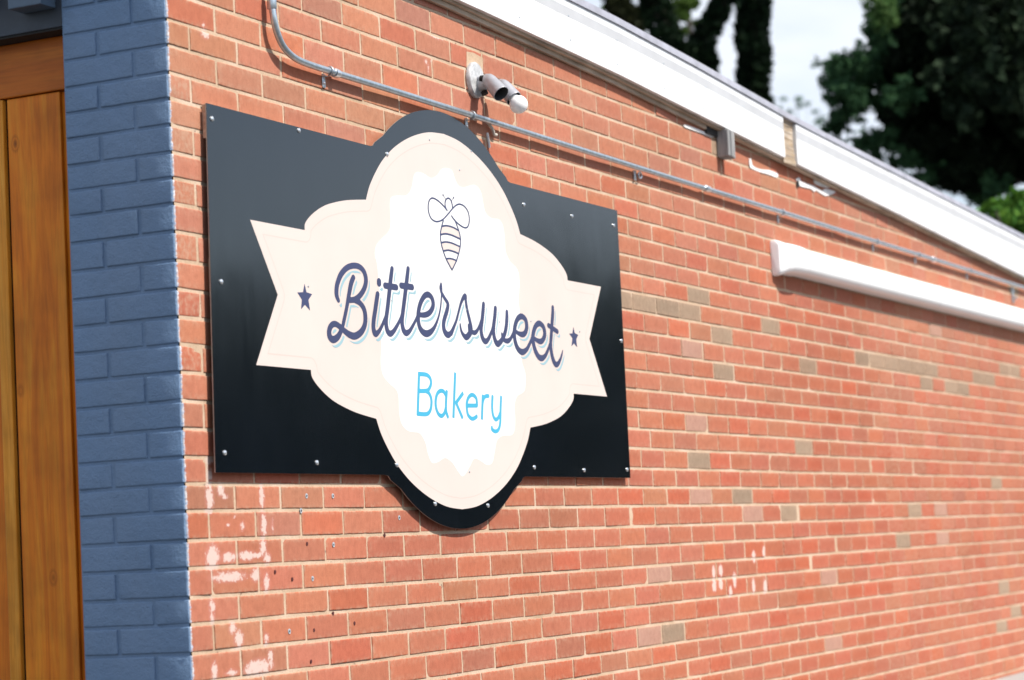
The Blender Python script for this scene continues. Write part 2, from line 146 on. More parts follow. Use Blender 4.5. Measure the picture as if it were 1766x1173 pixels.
# ---- signed distance drawing of strokes -> clean single-layer vinyl shapes
class Grid:
    def __init__(s, u0, u1, z0, z1, h):
        s.h = h; s.u = np.arange(u0, u1, h); s.z = np.arange(z0, z1, h); s.U, s.Z = np.meshgrid(s.u, s.z, indexing='ij')
    def strokes(s, S, rx, rz, du=0.0, dz=0.0, flat=False, k=7):
        F = np.full(s.U.shape, 9.0)
        for st in S:
            P = catmull([(p[0]+du, p[1]+dz, p[2] if len(p) > 2 else 1.0) for p in st], k)
            n = len(P)-1
            for i in range(n):
                a, b = P[i], P[i+1]; m = 2.6*max(rx, rz)+0.006
                i0 = max(int((min(a[0], b[0])-m-s.u[0])/s.h), 0); i1 = min(int((max(a[0], b[0])+m-s.u[0])/s.h)+2, len(s.u))
                j0 = max(int((min(a[1], b[1])-m-s.z[0])/s.h), 0); j1 = min(int((max(a[1], b[1])+m-s.z[0])/s.h)+2, len(s.z))
                if i1 <= i0 or j1 <= j0: continue
                X = s.U[i0:i1, j0:j1]/rx; Y = s.Z[i0:i1, j0:j1]/rz
                ax, ay, bx, by = a[0]/rx, a[1]/rz, b[0]/rx, b[1]/rz
                dx, dy = bx-ax, by-ay; L2 = dx*dx+dy*dy+1e-12
                T = ((X-ax)*dx+(Y-ay)*dy)/L2; t = np.clip(T, 0, 1)
                D = np.hypot(X-ax-t*dx, Y-ay-t*dy) - (a[2]+(b[2]-a[2])*t)
                if flat:
                    L = math.sqrt(L2)
                    if i == 0: D = np.maximum(D, -T*L)
                    if i == n-1: D = np.maximum(D, (T-1)*L)
                F[i0:i1, j0:j1] = np.minimum(F[i0:i1, j0:j1], D*min(rx, rz))
        return F
    def poly(s, pts):
        P = np.array(pts); n = len(P); D = np.full(s.U.shape, 1e9); ins = np.zeros(s.U.shape, bool)
        for i in range(n):
            a, b = P[i], P[(i+1) % n]; e = b-a
            wx, wy = s.U-a[0], s.Z-a[1]; t = np.clip((wx*e[0]+wy*e[1])/(e@e+1e-12), 0, 1)
            D = np.minimum(D, (wx-e[0]*t)**2+(wy-e[1]*t)**2)
            if abs(e[1]) > 1e-12:
                c = ((a[1] <= s.Z) != (b[1] <= s.Z)) & (s.U < a[0]+(s.Z-a[1])/e[1]*e[0]); ins ^= c
        return np.where(ins, -1, 1)*np.sqrt(D)
    def mesh(s, F, x, mb):
        ins = F < 0; nu, nz_ = F.shape; cnt = ins[:-1, :-1].astype(int)+ins[1:, :-1]+ins[1:, 1:]+ins[:-1, 1:]
        vid = {}
        def vert(key, u, z):
            if key not in vid: vid[key] = len(V); V.append((x, u, z))
            return vid[key]
        V = []; Fc = []
        for i, j in zip(*np.nonzero(cnt)):
            cs = ((i, j), (i+1, j), (i+1, j+1), (i, j+1)); f = []
            for q in range(4):
                a, b = cs[q], cs[(q+1) % 4]; fa, fb = F[a], F[b]
                if fa < 0: f.append(vert(a, s.u[a[0]], s.z[a[1]]))
                if (fa < 0) != (fb < 0):
                    t = fa/(fa-fb); key = (min(a, b), max(a, b))
                    f.append(vert(key, s.u[a[0]]+(s.u[b[0]]-s.u[a[0]])*t, s.z[a[1]]+(s.z[b[1]]-s.z[a[1]])*t))
            if len(f) > 2: Fc.append(f)
        mb.add(V, Fc)

# ------------------------------------------------------------------ materials
def newmat(name):
    m = bpy.data.materials.new(name); m.use_nodes = True; nt = m.node_tree
    return m, nt, nt.nodes['Principled BSDF']
def N(nt, t, **kw):
    n = nt.nodes.new(t)
    for k, v in kw.items():
        if k.startswith('i_'): n.inputs[k[2:].replace('_', ' ')].default_value = v
        else: setattr(n, k, v)
    return n
def col4(c): return (c[0], c[1], c[2], 1)
def noise(nt, scale, detail=4, rough=.55, mscale=None, coord='Object', dist=0.0):
    t = N(nt, 'ShaderNodeTexCoord'); m = N(nt, 'ShaderNodeMapping')
    if mscale: m.inputs['Scale'].default_value = mscale
    n = N(nt, 'ShaderNodeTexNoise'); n.inputs['Scale'].default_value = scale; n.inputs['Detail'].default_value = detail; n.inputs['Roughness'].default_value = rough; n.inputs['Distortion'].default_value = dist
    nt.links.new(t.outputs[coord], m.inputs['Vector']); nt.links.new(m.outputs['Vector'], n.inputs['Vector'])
    return n.outputs['Fac']
def ramp(nt, fac, stops):
    r = N(nt, 'ShaderNodeValToRGB'); e = r.color_ramp.elements
    while len(e) > 1: e.remove(e[0])
    e[0].position = stops[0][0]; e[0].color = col4(stops[0][1]) if hasattr(stops[0][1], '__len__') else (stops[0][1],)*3+(1,)
    for p, c in stops[1:]:
        q = e.new(p); q.color = col4(c) if hasattr(c, '__len__') else (c,)*3+(1,)
    nt.links.new(fac, r.inputs['Fac']); return r.outputs['Color']
def mix(nt, fac, a, b, mode='MIX'):
    m = N(nt, 'ShaderNodeMixRGB', blend_type=mode)
    for s_, v in (('Fac', fac), ('Color1', a), ('Color2', b)):
        if isinstance(v, bpy.types.NodeSocket): nt.links.new(v, m.inputs[s_])
        else: m.inputs[s_].default_value = v if not hasattr(v, '__len__') else col4(v)
    return m.outputs['Color']
def math_(nt, op, a, b=None, clamp=False):
    m = N(nt, 'ShaderNodeMath', operation=op); m.use_clamp = clamp
    for i, v in enumerate((a, b)):
        if v is None: continue
        if isinstance(v, bpy.types.NodeSocket): nt.links.new(v, m.inputs[i])
        else: m.inputs[i].default_value = v
    return m.outputs[0]
def bump(nt, b, h, strength=.3, dist=.002):
    n = N(nt, 'ShaderNodeBump'); n.inputs['Strength'].default_value = strength; n.inputs['Distance'].default_value = dist
    nt.links.new(h, n.inputs['Height']); nt.links.new(n.outputs['Normal'], b.inputs['Normal'])
def simple(name, col, rough=.6, metal=0.0, var=.12, vs=30, bstr=.15, bscale=200, spec=.5, bdist=.001):
    m, nt, b = newmat(name)
    f = noise(nt, vs, 5); c = ramp(nt, f, [(.3, tuple(x*(1-var) for x in col)), (.7, tuple(min(x*(1+var), 1) for x in col))])
    nt.links.new(c, b.inputs['Base Color']); b.inputs['Roughness'].default_value = rough; b.inputs['Metallic'].default_value = metal
    b.inputs['Specular IOR Level'].default_value = spec
    if bstr: bump(nt, b, noise(nt, bscale, 4), bstr, bdist)
    return m

def brick_mat():
    m, nt, b = newmat('red_brick'); L = nt.links
    a = N(nt, 'ShaderNodeAttribute', attribute_name='bcol')
    big = noise(nt, 9, 4, .6); mid = noise(nt, 38, 5, .65); fine = noise(nt, 330, 3, .7); drag = noise(nt, 60, 4, .6, (1, 3.0, .5))
    c = mix(nt, ramp(nt, big, [(.38, 0.0), (.72, .38)]), a.outputs['Color'], (.88, .94, .95), 'MULTIPLY')
    c = mix(nt, 1.0, c, ramp(nt, noise(nt, 1.1, 3, .6), [(.3, (.90, .84, .82)), (.5, (1, 1, 1)), (.72, (1.06, 1.12, 1.15))]), 'MULTIPLY')
    c = mix(nt, 1.0, c, ramp(nt, mid, [(.25, (.86, .84, .84)), (.5, (1, 1, 1)), (.75, (1.08, 1.12, 1.14))]), 'MULTIPLY')
    c = mix(nt, 1.0, c, ramp(nt, fine, [(.28, .72), (.42, 1.0), (.7, 1.08)]), 'MULTIPLY')
    c = mix(nt, .6, c, ramp(nt, drag, [(.3, .88), (.6, 1.05)]), 'MULTIPLY')
    # dark pits
    v = N(nt, 'ShaderNodeTexVoronoi'); v.inputs['Scale'].default_value = 150; t = N(nt, 'ShaderNodeTexCoord'); L.new(t.outputs['Object'], v.inputs['Vector'])
    pit = ramp(nt, v.outputs['Distance'], [(.07, 1.0), (.14, 0.0)]); pm = math_(nt, 'MULTIPLY', pit, ramp(nt, noise(nt, 22, 3), [(.55, 0.0), (.68, 1.0)]))
    c = mix(nt, math_(nt, 'MULTIPLY', pm, .7), c, (.08, .035, .025))
    # mortar wash along the brick edges
    ed = N(nt, 'ShaderNodeAttribute', attribute_name='edge')
    wash = math_(nt, 'MULTIPLY', ed.outputs['Fac'], ramp(nt, noise(nt, 70, 4), [(.42, 0.0), (.62, .75)]))
    c = mix(nt, wash, c, (.44, .29, .20))
    # white paint and lime stains
    s = N(nt, 'ShaderNodeAttribute', attribute_name='stain')
    sf = math_(nt, 'ADD', s.outputs['Fac'], math_(nt, 'MULTIPLY', math_(nt, 'SUBTRACT', noise(nt, 75, 6, .8), .5), 3.0))
    sm = math_(nt, 'MULTIPLY', ramp(nt, sf, [(.46, 0.0), (.66, 1.0)]), ramp(nt, s.outputs['Fac'], [(.03, 0.0), (.2, .92)]))
    pk = ramp(nt, s.outputs['Fac'], [(.02, 0.0), (.35, .35)])
    c = mix(nt, pk, c, (.46, .19, .16)); c = mix(nt, math_(nt, 'MULTIPLY', sm, .82), c, (.60, .49, .44))
    # blue paint edge wrapping the corner, its sun highlight painted in as pale patches
    sep = N(nt, 'ShaderNodeSeparateXYZ'); g = N(nt, 'ShaderNodeNewGeometry'); L.new(g.outputs['Position'], sep.inputs[0])
    ee = math_(nt, 'ADD', sep.outputs['Y'], math_(nt, 'MULTIPLY', math_(nt, 'SUBTRACT', noise(nt, 45, 4, .7, (1, 1, 2.0)), .5), .024))
    bl = ramp(nt, ee, [(.002, 1.0), (.004, 0.0)]); c = mix(nt, bl, c, ramp(nt, noise(nt, 120, 3), [(.4, (.30, .38, .52)), (.55, (.62, .62, .64))]))
    L.new(c, b.inputs['Base Color']); b.inputs['Roughness'].default_value = .88; b.inputs['Specular IOR Level'].default_value = .25
    h = math_(nt, 'ADD', math_(nt, 'MULTIPLY', fine, .5), math_(nt, 'MULTIPLY', mid, .8)); h = math_(nt, 'SUBTRACT', h, math_(nt, 'MULTIPLY', pm, .6))
    bump(nt, b, h, .55, .0016)
    return m
def mortar_mat():
    m, nt, b = newmat('lime_mortar'); L = nt.links
    c = ramp(nt, noise(nt, 6, 5, .6), [(.3, (.40, .285, .19)), (.5, (.485, .355, .25)), (.72, (.55, .43, .33))])
    c = mix(nt, .8, c, ramp(nt, noise(nt, 160, 4, .7), [(.3, .72), (.5, 1.0), (.7, 1.12)]), 'MULTIPLY')
    c = mix(nt, ramp(nt, noise(nt, 42, 2, .5), [(.70, 0.0), (.76, .8)]), c, (.16, .10, .08))
    s = N(nt, 'ShaderNodeAttribute', attribute_name='stain'); c = mix(nt, ramp(nt, s.outputs['Fac'], [(.05, 0.0), (.4, .5)]), c, (.56, .46, .44))
    L.new(c, b.inputs['Base Color']); b.inputs['Roughness'].default_value = .95; b.inputs['Specular IOR Level'].default_value = .2
    bump(nt, b, noise(nt, 120, 5, .7), .6, .002)
    return m
def wood_mat(name, c0, c1, c2, axis='Z', scale=1.0, rough=.5, knots=True):
    m, nt, b = newmat(name); L = nt.links
    ms = {'Z': (14, 14, .9), 'Y': (14, .9, 14), 'X': (.9, 14, 14)}[axis]
    g1 = noise(nt, 1.3*scale, 6, .6, ms, dist=1.6); g2 = noise(nt, 9*scale, 5, .65, ms, dist=.5)
    c = ramp(nt, g1, [(.28, c0), (.5, c1), (.72, c2)])
    c = mix(nt, .6, c, ramp(nt, g2, [(.3, .74), (.55, 1.05)]), 'MULTIPLY')
    c = mix(nt, .8, c, ramp(nt, noise(nt, 5, 3), [(.35, .72), (.6, 1.08)]), 'MULTIPLY')
    if knots:
        v = N(nt, 'ShaderNodeTexVoronoi'); v.inputs['Scale'].default_value = 4.2; v.inputs['Randomness'].default_value = 1
        t = N(nt, 'ShaderNodeTexCoord'); mm = N(nt, 'ShaderNodeMapping'); mm.inputs['Scale'].default_value = {'Z': (1.9, 1.9, 1.1), 'X': (1.1, 1.9, 1.9), 'Y': (1.9, 1.1, 1.9)}[axis]
        L.new(t.outputs['Object'], mm.inputs['Vector']); L.new(mm.outputs['Vector'], v.inputs['Vector'])
        c = mix(nt, ramp(nt, v.outputs['Distance'], [(.03, .8), (.075, 0.0)]), c, tuple(x*.3 for x in c0))
        c = mix(nt, ramp(nt, v.outputs['Distance'], [(.07, 0.0), (.09, .45), (.13, 0.0)]), c, tuple(x*.5 for x in c0))
    L.new(c, b.inputs['Base Color']); b.inputs['Roughness'].default_value = rough; b.inputs['Specular IOR Level'].default_value = .25; bump(nt, b, g2, .25, .001)
    return m

M_brick = brick_mat(); M_mortar = mortar_mat()
M_blue = None
def blue_mat():
    m, nt, b = newmat('blue_masonry_paint'); L = nt.links
    c = ramp(nt, noise(nt, 5, 5), [(.3, (.122, .210, .345)), (.7, (.148, .242, .39))])
    c = mix(nt, .6, c, ramp(nt, noise(nt, 240, 3, .7), [(.3, .8), (.5, 1.0), (.75, 1.15)]), 'MULTIPLY')
    c = mix(nt, ramp(nt, noise(nt, 130, 3, .6), [(.70, 0.0), (.75, .75)]), c, (.05, .08, .12)); c = mix(nt, ramp(nt, noise(nt, 75, 4, .7), [(.71, 0.0), (.76, .6)]), c, (.30, .38, .46))
    c = mix(nt, ramp(nt, noise(nt, 2.2, 4, .6, (1, 1, .5)), [(.4, 0.0), (.75, .35)]), c, (.17, .21, .27))
    L.new(c, b.inputs['Base Color']); b.inputs['Roughness'].default_value = .5
    h = math_(nt, 'ADD', noise(nt, 230, 4, .7), math_(nt, 'MULTIPLY', noise(nt, 38, 5, .65), 2.0)); bump(nt, b, h, .75, .003)
    return m
M_blue = blue_mat()
def panel_mat():
    m, nt, b = newmat('black_sign_panel'); L = nt.links
    c = ramp(nt, noise(nt, 3, 4), [(.3, (.0025, .004, .006)), (.7, (.004, .006, .009))]); L.new(c, b.inputs['Base Color'])
    r = ramp(nt, noise(nt, 4, 3, .5, (1, 6, 1)), [(.3, .09), (.7, .12)]); L.new(r, b.inputs['Roughness'])
    b.inputs['Specular IOR Level'].default_value = .85
    bump(nt, b, noise(nt, 2.2, 2), .15, .01)
    return m
M_panel = panel_mat()
M_edge = simple('panel_edge', (.35, .35, .34), .4, .6, bstr=0)
def vinyl(name, col, rough=.4, var=.03): 
    return simple(name, col, rough, 0, var, 4, 0, spec=.35)
M_cream = vinyl('cream_vinyl', (.60, .512, .468)); M_cream_line = vinyl('cream_inset_line', (.54, .455, .41))
M_white_v = vinyl('white_vinyl', (.70, .69, .67)); M_navy = vinyl('navy_vinyl', (.042, .050, .115), .38, .12); M_cyan = vinyl('pale_cyan_vinyl', (.27, .42, .47)); M_sky = vinyl('cyan_vinyl', (.055, .36, .54), .38, .06)
M_galv = simple('galvanised_steel', (.50, .56, .60), .34, .85, .2, 60, .1, 90)
M_plate = simple('mottled_plate_paint', (.46, .465, .47), .5, .1, .35, 55, .3, 120)
M_scrap = simple('pale_wire_sheath', (.52, .48, .42), .6, 0, .1, 40, 0)
M_bright = simple('bright_zinc', (.80, .82, .83), .28, .9, .1, 60, 0)
M_fix = simple('grey_fixture_paint', (.34, .345, .375), .38, .25, .12, 40, .1, 150)
M_socket = simple('dark_socket_inside', (.045, .045, .05), .6, 0, .1, 40, 0)
M_dark = simple('dark_cavity', (.012, .011, .010), .8, 0, .2, 40, 0)
M_white = simple('white_painted_metal', (.80, .81, .82), .42, 0, .03, 3, .12, 12, bdist=.004)
M_fascia = simple('white_painted_fascia', (.79, .80, .81), .5, 0, .035, 5, .25, 30, bdist=.002)
def weathered_white(name, col, stain):
    m, nt, b = newmat(name)
    f = noise(nt, 3.2, 6, .65, (1, 2.2, .35)); g = noise(nt, 26, 5, .7, (1, 1.6, .25)); k = noise(nt, 55, 4, .7)
    c = mix(nt, ramp(nt, f, [(.50, 0.0), (.72, .75)]), col, stain)
    c = mix(nt, ramp(nt, g, [(.60, 0.0), (.72, .6)]), c, tuple(x*.94 for x in stain))
    c = mix(nt, ramp(nt, k, [(.70, 0.0), (.75, .6)]), c, (.33, .31, .28))
    nt.links.new(c, b.inputs['Base Color']); b.inputs['Roughness'].default_value = .5; bump(nt, b, noise(nt, 30, 4), .25, .002); return m
M_fascia = weathered_white('white_painted_fascia', (.72, .73, .74), (.46, .465, .47))
M_band = simple('shaded_drip_edge', (.455, .46, .475), .45, .0, .06, 8, .1, 30)  # drip edge metal, greyer because shade under the overlap is put into its colour
M_roofedge = simple('grey_roof_edge_metal', (.42, .42, .48), .5, .2, .15, 12, .2, 60)
M_membrane = simple('roof_membrane', (.10, .10, .11), .9, 0, .2, 6, .3, 60)
M_oldwood = wood_mat('weathered_wood', (.28, .21, .15), (.45, .35, .26), (.6, .48, .37), 'Y', 1.4, .85, False)
M_furring = wood_mat('furring_wood', (.34, .20, .13), (.55, .35, .24), (.72, .50, .38), 'Y', 1.0, .8, False)
M_greywood = wood_mat('grey_weathered_block', (.20, .20, .20), (.36, .36, .36), (.52, .52, .51), 'Z', 2.5, .85, False)
M_door = wood_mat('stained_cedar', (.50, .115, .005), (.66, .178, .009), (.76, .28, .020), 'Z', 1.0, .42, True)
M_door_h = wood_mat('stained_cedar_rail_shaded', (.36, .08, .006), (.46, .118, .009), (.56, .165, .015), 'X', 1.0, .42, True)  # darker copy of the door cedar; the lintel's shade is put into its colour
M_navysteel = simple('dark_navy_steel', (.030, .040, .055), .5, .1, .2, 20, .1, 100)  # lintel tone, a much darker navy than the pier
M_bluebox = simple('blue_painted_box', (.075, .115, .165), .5, 0, .1, 30, .1, 100)
M_caulk = simple('white_caulk', (.74, .73, .72), .7, 0, .08, 60, .5, 90, bdist=.003)
M_paintdot = simple('cream_paint_dab', (.70, .56, .44), .6, 0, .08, 60, .3, 90)
M_plug = simple('grey_wall_plug', (.38, .42, .46), .5, 0, .1, 60, 0)
M_hole = simple('drill_hole', (.07, .012, .012), .9, 0, .1, 60, 0)
def glass_bulb():
    m, nt, b = newmat('opal_bulb_glass')
    f = noise(nt, 20, 3); nt.links.new(ramp(nt, f, [(.3, (.80, .80, .80)), (.7, (.84, .84, .83))]), b.inputs['Base Color'])
    b.inputs['Roughness'].default_value = .12; b.inputs['Subsurface Weight'].default_value = .3; b.inputs['Subsurface Radius'].default_value = (.02, .02, .02)
    return m
M_bulb = glass_bulb()
def ground_mat(name, a, b_, sc, rough=.9):
    m, nt, b = newmat(name); c = ramp(nt, noise(nt, sc, 8, .65), [(.3, a), (.7, b_)])
    c = mix(nt, .6, c, ramp(nt, noise(nt, 120, 3, .7), [(.3, .7), (.6, 1.15)]), 'MULTIPLY')
    nt.links.new(c, b.inputs['Base Color']); b.inputs['Roughness'].default_value = rough; bump(nt, b, noise(nt, 90, 5, .7), .5, .006)
    return m
M_asphalt = ground_mat('asphalt', (.045, .045, .047), (.075, .073, .07), .6)
M_concrete = ground_mat('concrete', (.27, .26, .25), (.36, .35, .33), 1.2)
def leaf_mat(name, rough=.75, trans=.15):
    m, nt, b = newmat(name); a = N(nt, 'ShaderNodeAttribute', attribute_name='lcol')
    c = mix(nt, .5, a.outputs['Color'], ramp(nt, noise(nt, 2.5, 3), [(.3, .6), (.7, 1.25)]), 'MULTIPLY')
    nt.links.new(c, b.inputs['Base Color']); b.inputs['Roughness'].default_value = rough; b.inputs['Specular IOR Level'].default_value = .08
    tr = N(nt, 'ShaderNodeBsdfTranslucent'); nt.links.new(c, tr.inputs['Color']); ms = N(nt, 'ShaderNodeMixShader'); ms.inputs[0].default_value = trans
    out = nt.nodes['Material Output']; nt.links.new(b.outputs[0], ms.inputs[1]); nt.links.new(tr.outputs[0], ms.inputs[2]); nt.links.new(ms.outputs[0], out.inputs['Surface'])
    return m
M_leaf = leaf_mat('leaf'); M_bark = simple('bark', (.05, .04, .03), .9, 0, .3, 12, .8, 25, bdist=.02)
# ------------------------------------------------------------------ ground
GZ = -2.96
mb = MB(); S_ = 400
mb.add([(-S_, -S_, GZ), (S_, -S_, GZ), (S_, S_, GZ), (-S_, S_, GZ)], [(0, 1, 2, 3)]); tag(mb.build('parking_lot', M_asphalt), 'grey asphalt lot around the brick building', 'ground', kind='structure')
mb = MB(); mb.box((.0, 2.6, GZ+.004), (1.7, 16, -2.118), .012); tag(mb.build('raised_walkway', M_concrete), 'pale raised concrete walkway at the foot of the brick wall', 'walkway', kind='structure')

# ------------------------------------------------------------------ building
B = thing('bakery_building', 'single storey red brick building with blue painted corner pier and white roof fascia', 'building')
zlist = list(ZK)                       # z of bed joint k, k = -4 .. 31
for _ in range(3): zlist.insert(0, zlist[0]+.0678)
K0 = -7
while zlist[-1] > GZ-.05: zlist.append(zlist[-1]-.0677)
LB = .217634; HB = .096058; SB = .216228
UMAX = 14.0
FB = [(-.2, .345), (1.52, .3206), (1.86, .3097), (2.684, .2856), (4.578, .2001), (8.34, .0381), (14.2, -.215)]   # fascia lower edge
FT = [(-.2, .545), (1.52, .51), (2.71, .4805), (3.39, .452), (4.567, .391), (8.4, .267), (14.2, .08)]              # roof edge
def interp(T, u): return float(np.interp(u, [a for a, b in T], [b for a, b in T]))
tan_b = {(8, 17), (7, 19), (9, 21), (10, 17), (14, 21), (15, 15), (8, 25), (8, 26), (8, 27), (8, 28), (8, 29), (8, 30), (9, 29), (9, 31), (9, 32), (8, 34), (8, 35), (7, 36), (7, 37), (17, 17), (18, 20), (18, 28), (16, 35), (20, 27), (24, 14), (24, 35), (26, 36), (27, 34), (-3, 17), (7, 12), (7, 13), (7, 14), (7, 15), (6, 16)}
pink_b = {(9, 15), (13, 15), (17, 15), (20, 30), (24, 13), (26, 22), (22, 22), (18, 30), (18, 18), (8, 17), (3, 1), (2, 6), (21, 13), (5, 30)}
for k in range(-5, 34):
    for n in range(38, 64):
        if random.random() < .035: tan_b.add((k, n))
ST = np.array(STAINS + [[u, z, random.uniform(.013, .018), random.uniform(.017, .026), 1.35] for u, z in DOTS])
def stain_at(u, z):
    r = np.zeros_like(u)
    for su, sz, ru, rz, w in ST:
        d = np.sqrt(((u-su)/max(ru, .004))**2 + ((z-sz)/max(rz, .004))**2)
        r = np.maximum(r, w*np.clip(1.55-d, 0, 1))
    return r
def wob(k, u): return .0016*mnoise.noise((u*1.3, k*3.1, 0)) + .0008*mnoise.noise((u*6, k*5.3, 3))
def masonry(name, rows, to_world, hz, hx, depth, round_, colour, parent, mat, fine):
    """every brick a rounded, slightly irregular slab; all in one mesh"""
    VV = []; FF = []; COL = []; STN = []; EDG = []; base = 0
    for (k, n, ua, ub, zt, zb) in rows:
        near = fine(ua, zb)
        nx, ny = (26, 12) if near == 2 else ((12, 7) if near == 1 else (6, 4))
        nx = max(4, int(nx*(ub-ua)/.21))
        us = np.concatenate([[0, .0014/(ub-ua)], np.linspace(.02, .98, nx-3), [1-.0014/(ub-ua), 1]]); vs = np.concatenate([[0, .0014/(zt-zb)], np.linspace(.06, .94, max(ny-3, 2)), [1-.0014/(zt-zb), 1]])
        Ug, Vg = np.meshgrid(us, vs, indexing='ij'); nu, nv = Ug.shape
        ztl, ztr, zbl, zbr = zt-hz+wob(k, ua), zt-hz+wob(k, ub), zb+hz+wob(k+1, ua), zb+hz+wob(k+1, ub)
        Ua = ua+hx; Ub = ub-hx
        Zt = ztl+(ztr-ztl)*Ug; Zb = zbl+(zbr-zbl)*Ug
        Uu = Ua+(Ub-Ua)*Ug; Zz = Zb+(Zt-Zb)*Vg
        # ragged outline
        s1 = random.random()*50
        eb = np.array([[.0011*mnoise.noise((float(Uu[i, j])*55, float(Zz[i, j])*55, s1)) for j in range(nv)] for i in range(nu)]) if near else 0
        we = np.exp(-np.minimum.reduce([Ug*(Ub-Ua), (1-Ug)*(Ub-Ua), Vg*.058, (1-Vg)*.058])/.004)
        Uu = Uu + eb*we*1.2; Zz = Zz + eb*we*np.sign(.5-Vg)
        tilt = random.gauss(0, .0007); dd = depth + random.gauss(0, .0005) + tilt*(Ug-.5)*2
        ring = np.minimum.reduce([np.arange(nu)[:, None]*np.ones(nv), (nu-1-np.arange(nu))[:, None]*np.ones(nv), np.ones(nu)[:, None]*np.arange(nv), np.ones(nu)[:, None]*(nv-1-np.arange(nv))])
        D = dd - np.where(ring < .5, round_, 0) - np.where((ring > .5) & (ring < 1.5), round_*.12, 0)
        if near and random.random() < .35:      # a chipped corner
            cx, cy = random.choice([0, 1]), random.choice([0, 1]); d2 = np.hypot((Ug-cx)*(Ub-Ua), (Vg-cy)*.06); D = D - .003*np.exp(-(d2/.007)**2)
        X, Y, Z = to_world(D, Uu, Zz)
        front = np.stack([X.ravel(), Y.ravel(), Z.ravel()], 1)
        idx = base+np.arange(nu*nv).reshape(nu, nv)
        FF.append(np.stack([idx[:-1, :-1].ravel(), idx[1:, :-1].ravel(), idx[1:, 1:].ravel(), idx[:-1, 1:].ravel()], 1))
        border = [(i, 0) for i in range(nu)] + [(nu-1, j) for j in range(1, nv)] + [(i, nv-1) for i in range(nu-2, -1, -1)] + [(0, j) for j in range(nv-2, 0, -1)]
        bi = np.array([i*nv+j for i, j in border]); nb = len(bi)
        X2, Y2, Z2 = to_world(np.full(nb, -.004), Uu.ravel()[bi], Zz.ravel()[bi])
        back = np.stack([X2, Y2, Z2], 1); b0 = base+nu*nv
        q = np.arange(nb); FF.append(np.stack([base+bi, b0+q, b0+(q+1) % nb, base+bi[(q+1) % nb]], 1))
        VV += [front, back]; c = colour(k, n)
        COL.append(np.tile(np.array(c+(1.0,)), (nu*nv+nb, 1)))
        s = stain_at(Uu, Zz).ravel() if near == 2 else np.zeros(nu*nv); STN.append(np.concatenate([s, s[bi]]))
        e = we.ravel(); EDG.append(np.concatenate([e, np.ones(nb)]))
        base += nu*nv+nb
    V = np.concatenate(VV); F = np.concatenate(FF)
    if to_world is TW_left: F = F[:, ::-1]
    me = bpy.data.meshes.new(name); me.vertices.add(len(V)); me.vertices.foreach_set('co', V.ravel()); me.loops.add(F.size); me.loops.foreach_set('vertex_index', F.ravel())
    me.polygons.add(len(F)); me.polygons.foreach_set('loop_start', np.arange(0, F.size, 4)); me.polygons.foreach_set('loop_total', np.full(len(F), 4)); me.update(calc_edges=True); me.validate()
    a = me.color_attributes.new('bcol', 'FLOAT_COLOR', 'POINT'); a.data.foreach_set('color', np.concatenate(COL).ravel())
    a = me.attributes.new('stain', 'FLOAT', 'POINT'); a.data.foreach_set('value', np.concatenate(STN)); a = me.attributes.new('edge', 'FLOAT', 'POINT'); a.data.foreach_set('value', np.concatenate(EDG))
    o = link(name, me, mat, parent); me.polygons.foreach_set('use_smooth', [True]*len(me.polygons))
    return o
def TW_right(d, u, z): return d, u, z
def TW_left(d, u, z): return -u, -d, z       # u runs from the corner to the left; outward is -Y
rows = []; REC = .0021
for i in range(len(zlist)-1):
    k = K0+i; zt, zb = zlist[i], zlist[i+1]; first = SB if k % 2 else HB; u = 0.0; n = 0; jit = 0
    if zb < GZ-.02: break
    while u < UMAX:
        nxt = first+n*LB+random.gauss(0, .0016); nxt = min(nxt, UMAX+.2)
        top = interp(FT, (u+nxt)/2)-.03
        if zb < top-.02:
            # brick 0 keeps its full length at the corner
            rows.append((k, n, u-(.0052 if n == 0 else 0), nxt, min(zt, top), zb))
        u = nxt; n += 1
def bcolour(k, n):
    if (k, n) in tan_b: k_ = random.uniform(.9, 1.1); c = (.262*k_, .180*k_, .122*k_); return c
    if (k, n) in pink_b: return (.35, .185, .135)
    h = random.random(); t = min(max(k/16., 0), 1)*.55+min(max(n/22., 0), 1)*.45
    r, g, b_ = .402-.038*t, .162-.056*t, .099-.041*t
    if h < .07: r, g, b_ = r*.94, g*1.07, b_*1.08
    elif h < .22: r, g, b_ = r*1.03, g*.86, b_*.80
    elif h < .27: r, g, b_ = r*.9, g*1.0, b_*1.05
    s = random.uniform(.90, 1.06)
    return (r*s*random.uniform(.98, 1.02), g*s*random.uniform(.95, 1.05), b_*s*random.uniform(.94, 1.06))
def fineR(u, z):
    if u < .75 and z < -.95: return 2
    if u < .4 and z > -.1: return 2
    if 3.2 < u < 4.1 and -1.6 < z < -1.35: return 2
    if .9 < u < 1.6 and z > -.05: return 2
    return 1 if u < 5.5 else 0
wall = masonry('brick_wall', rows, TW_right, .0045, .0046, REC, .0013, bcolour, B, M_brick, fineR)
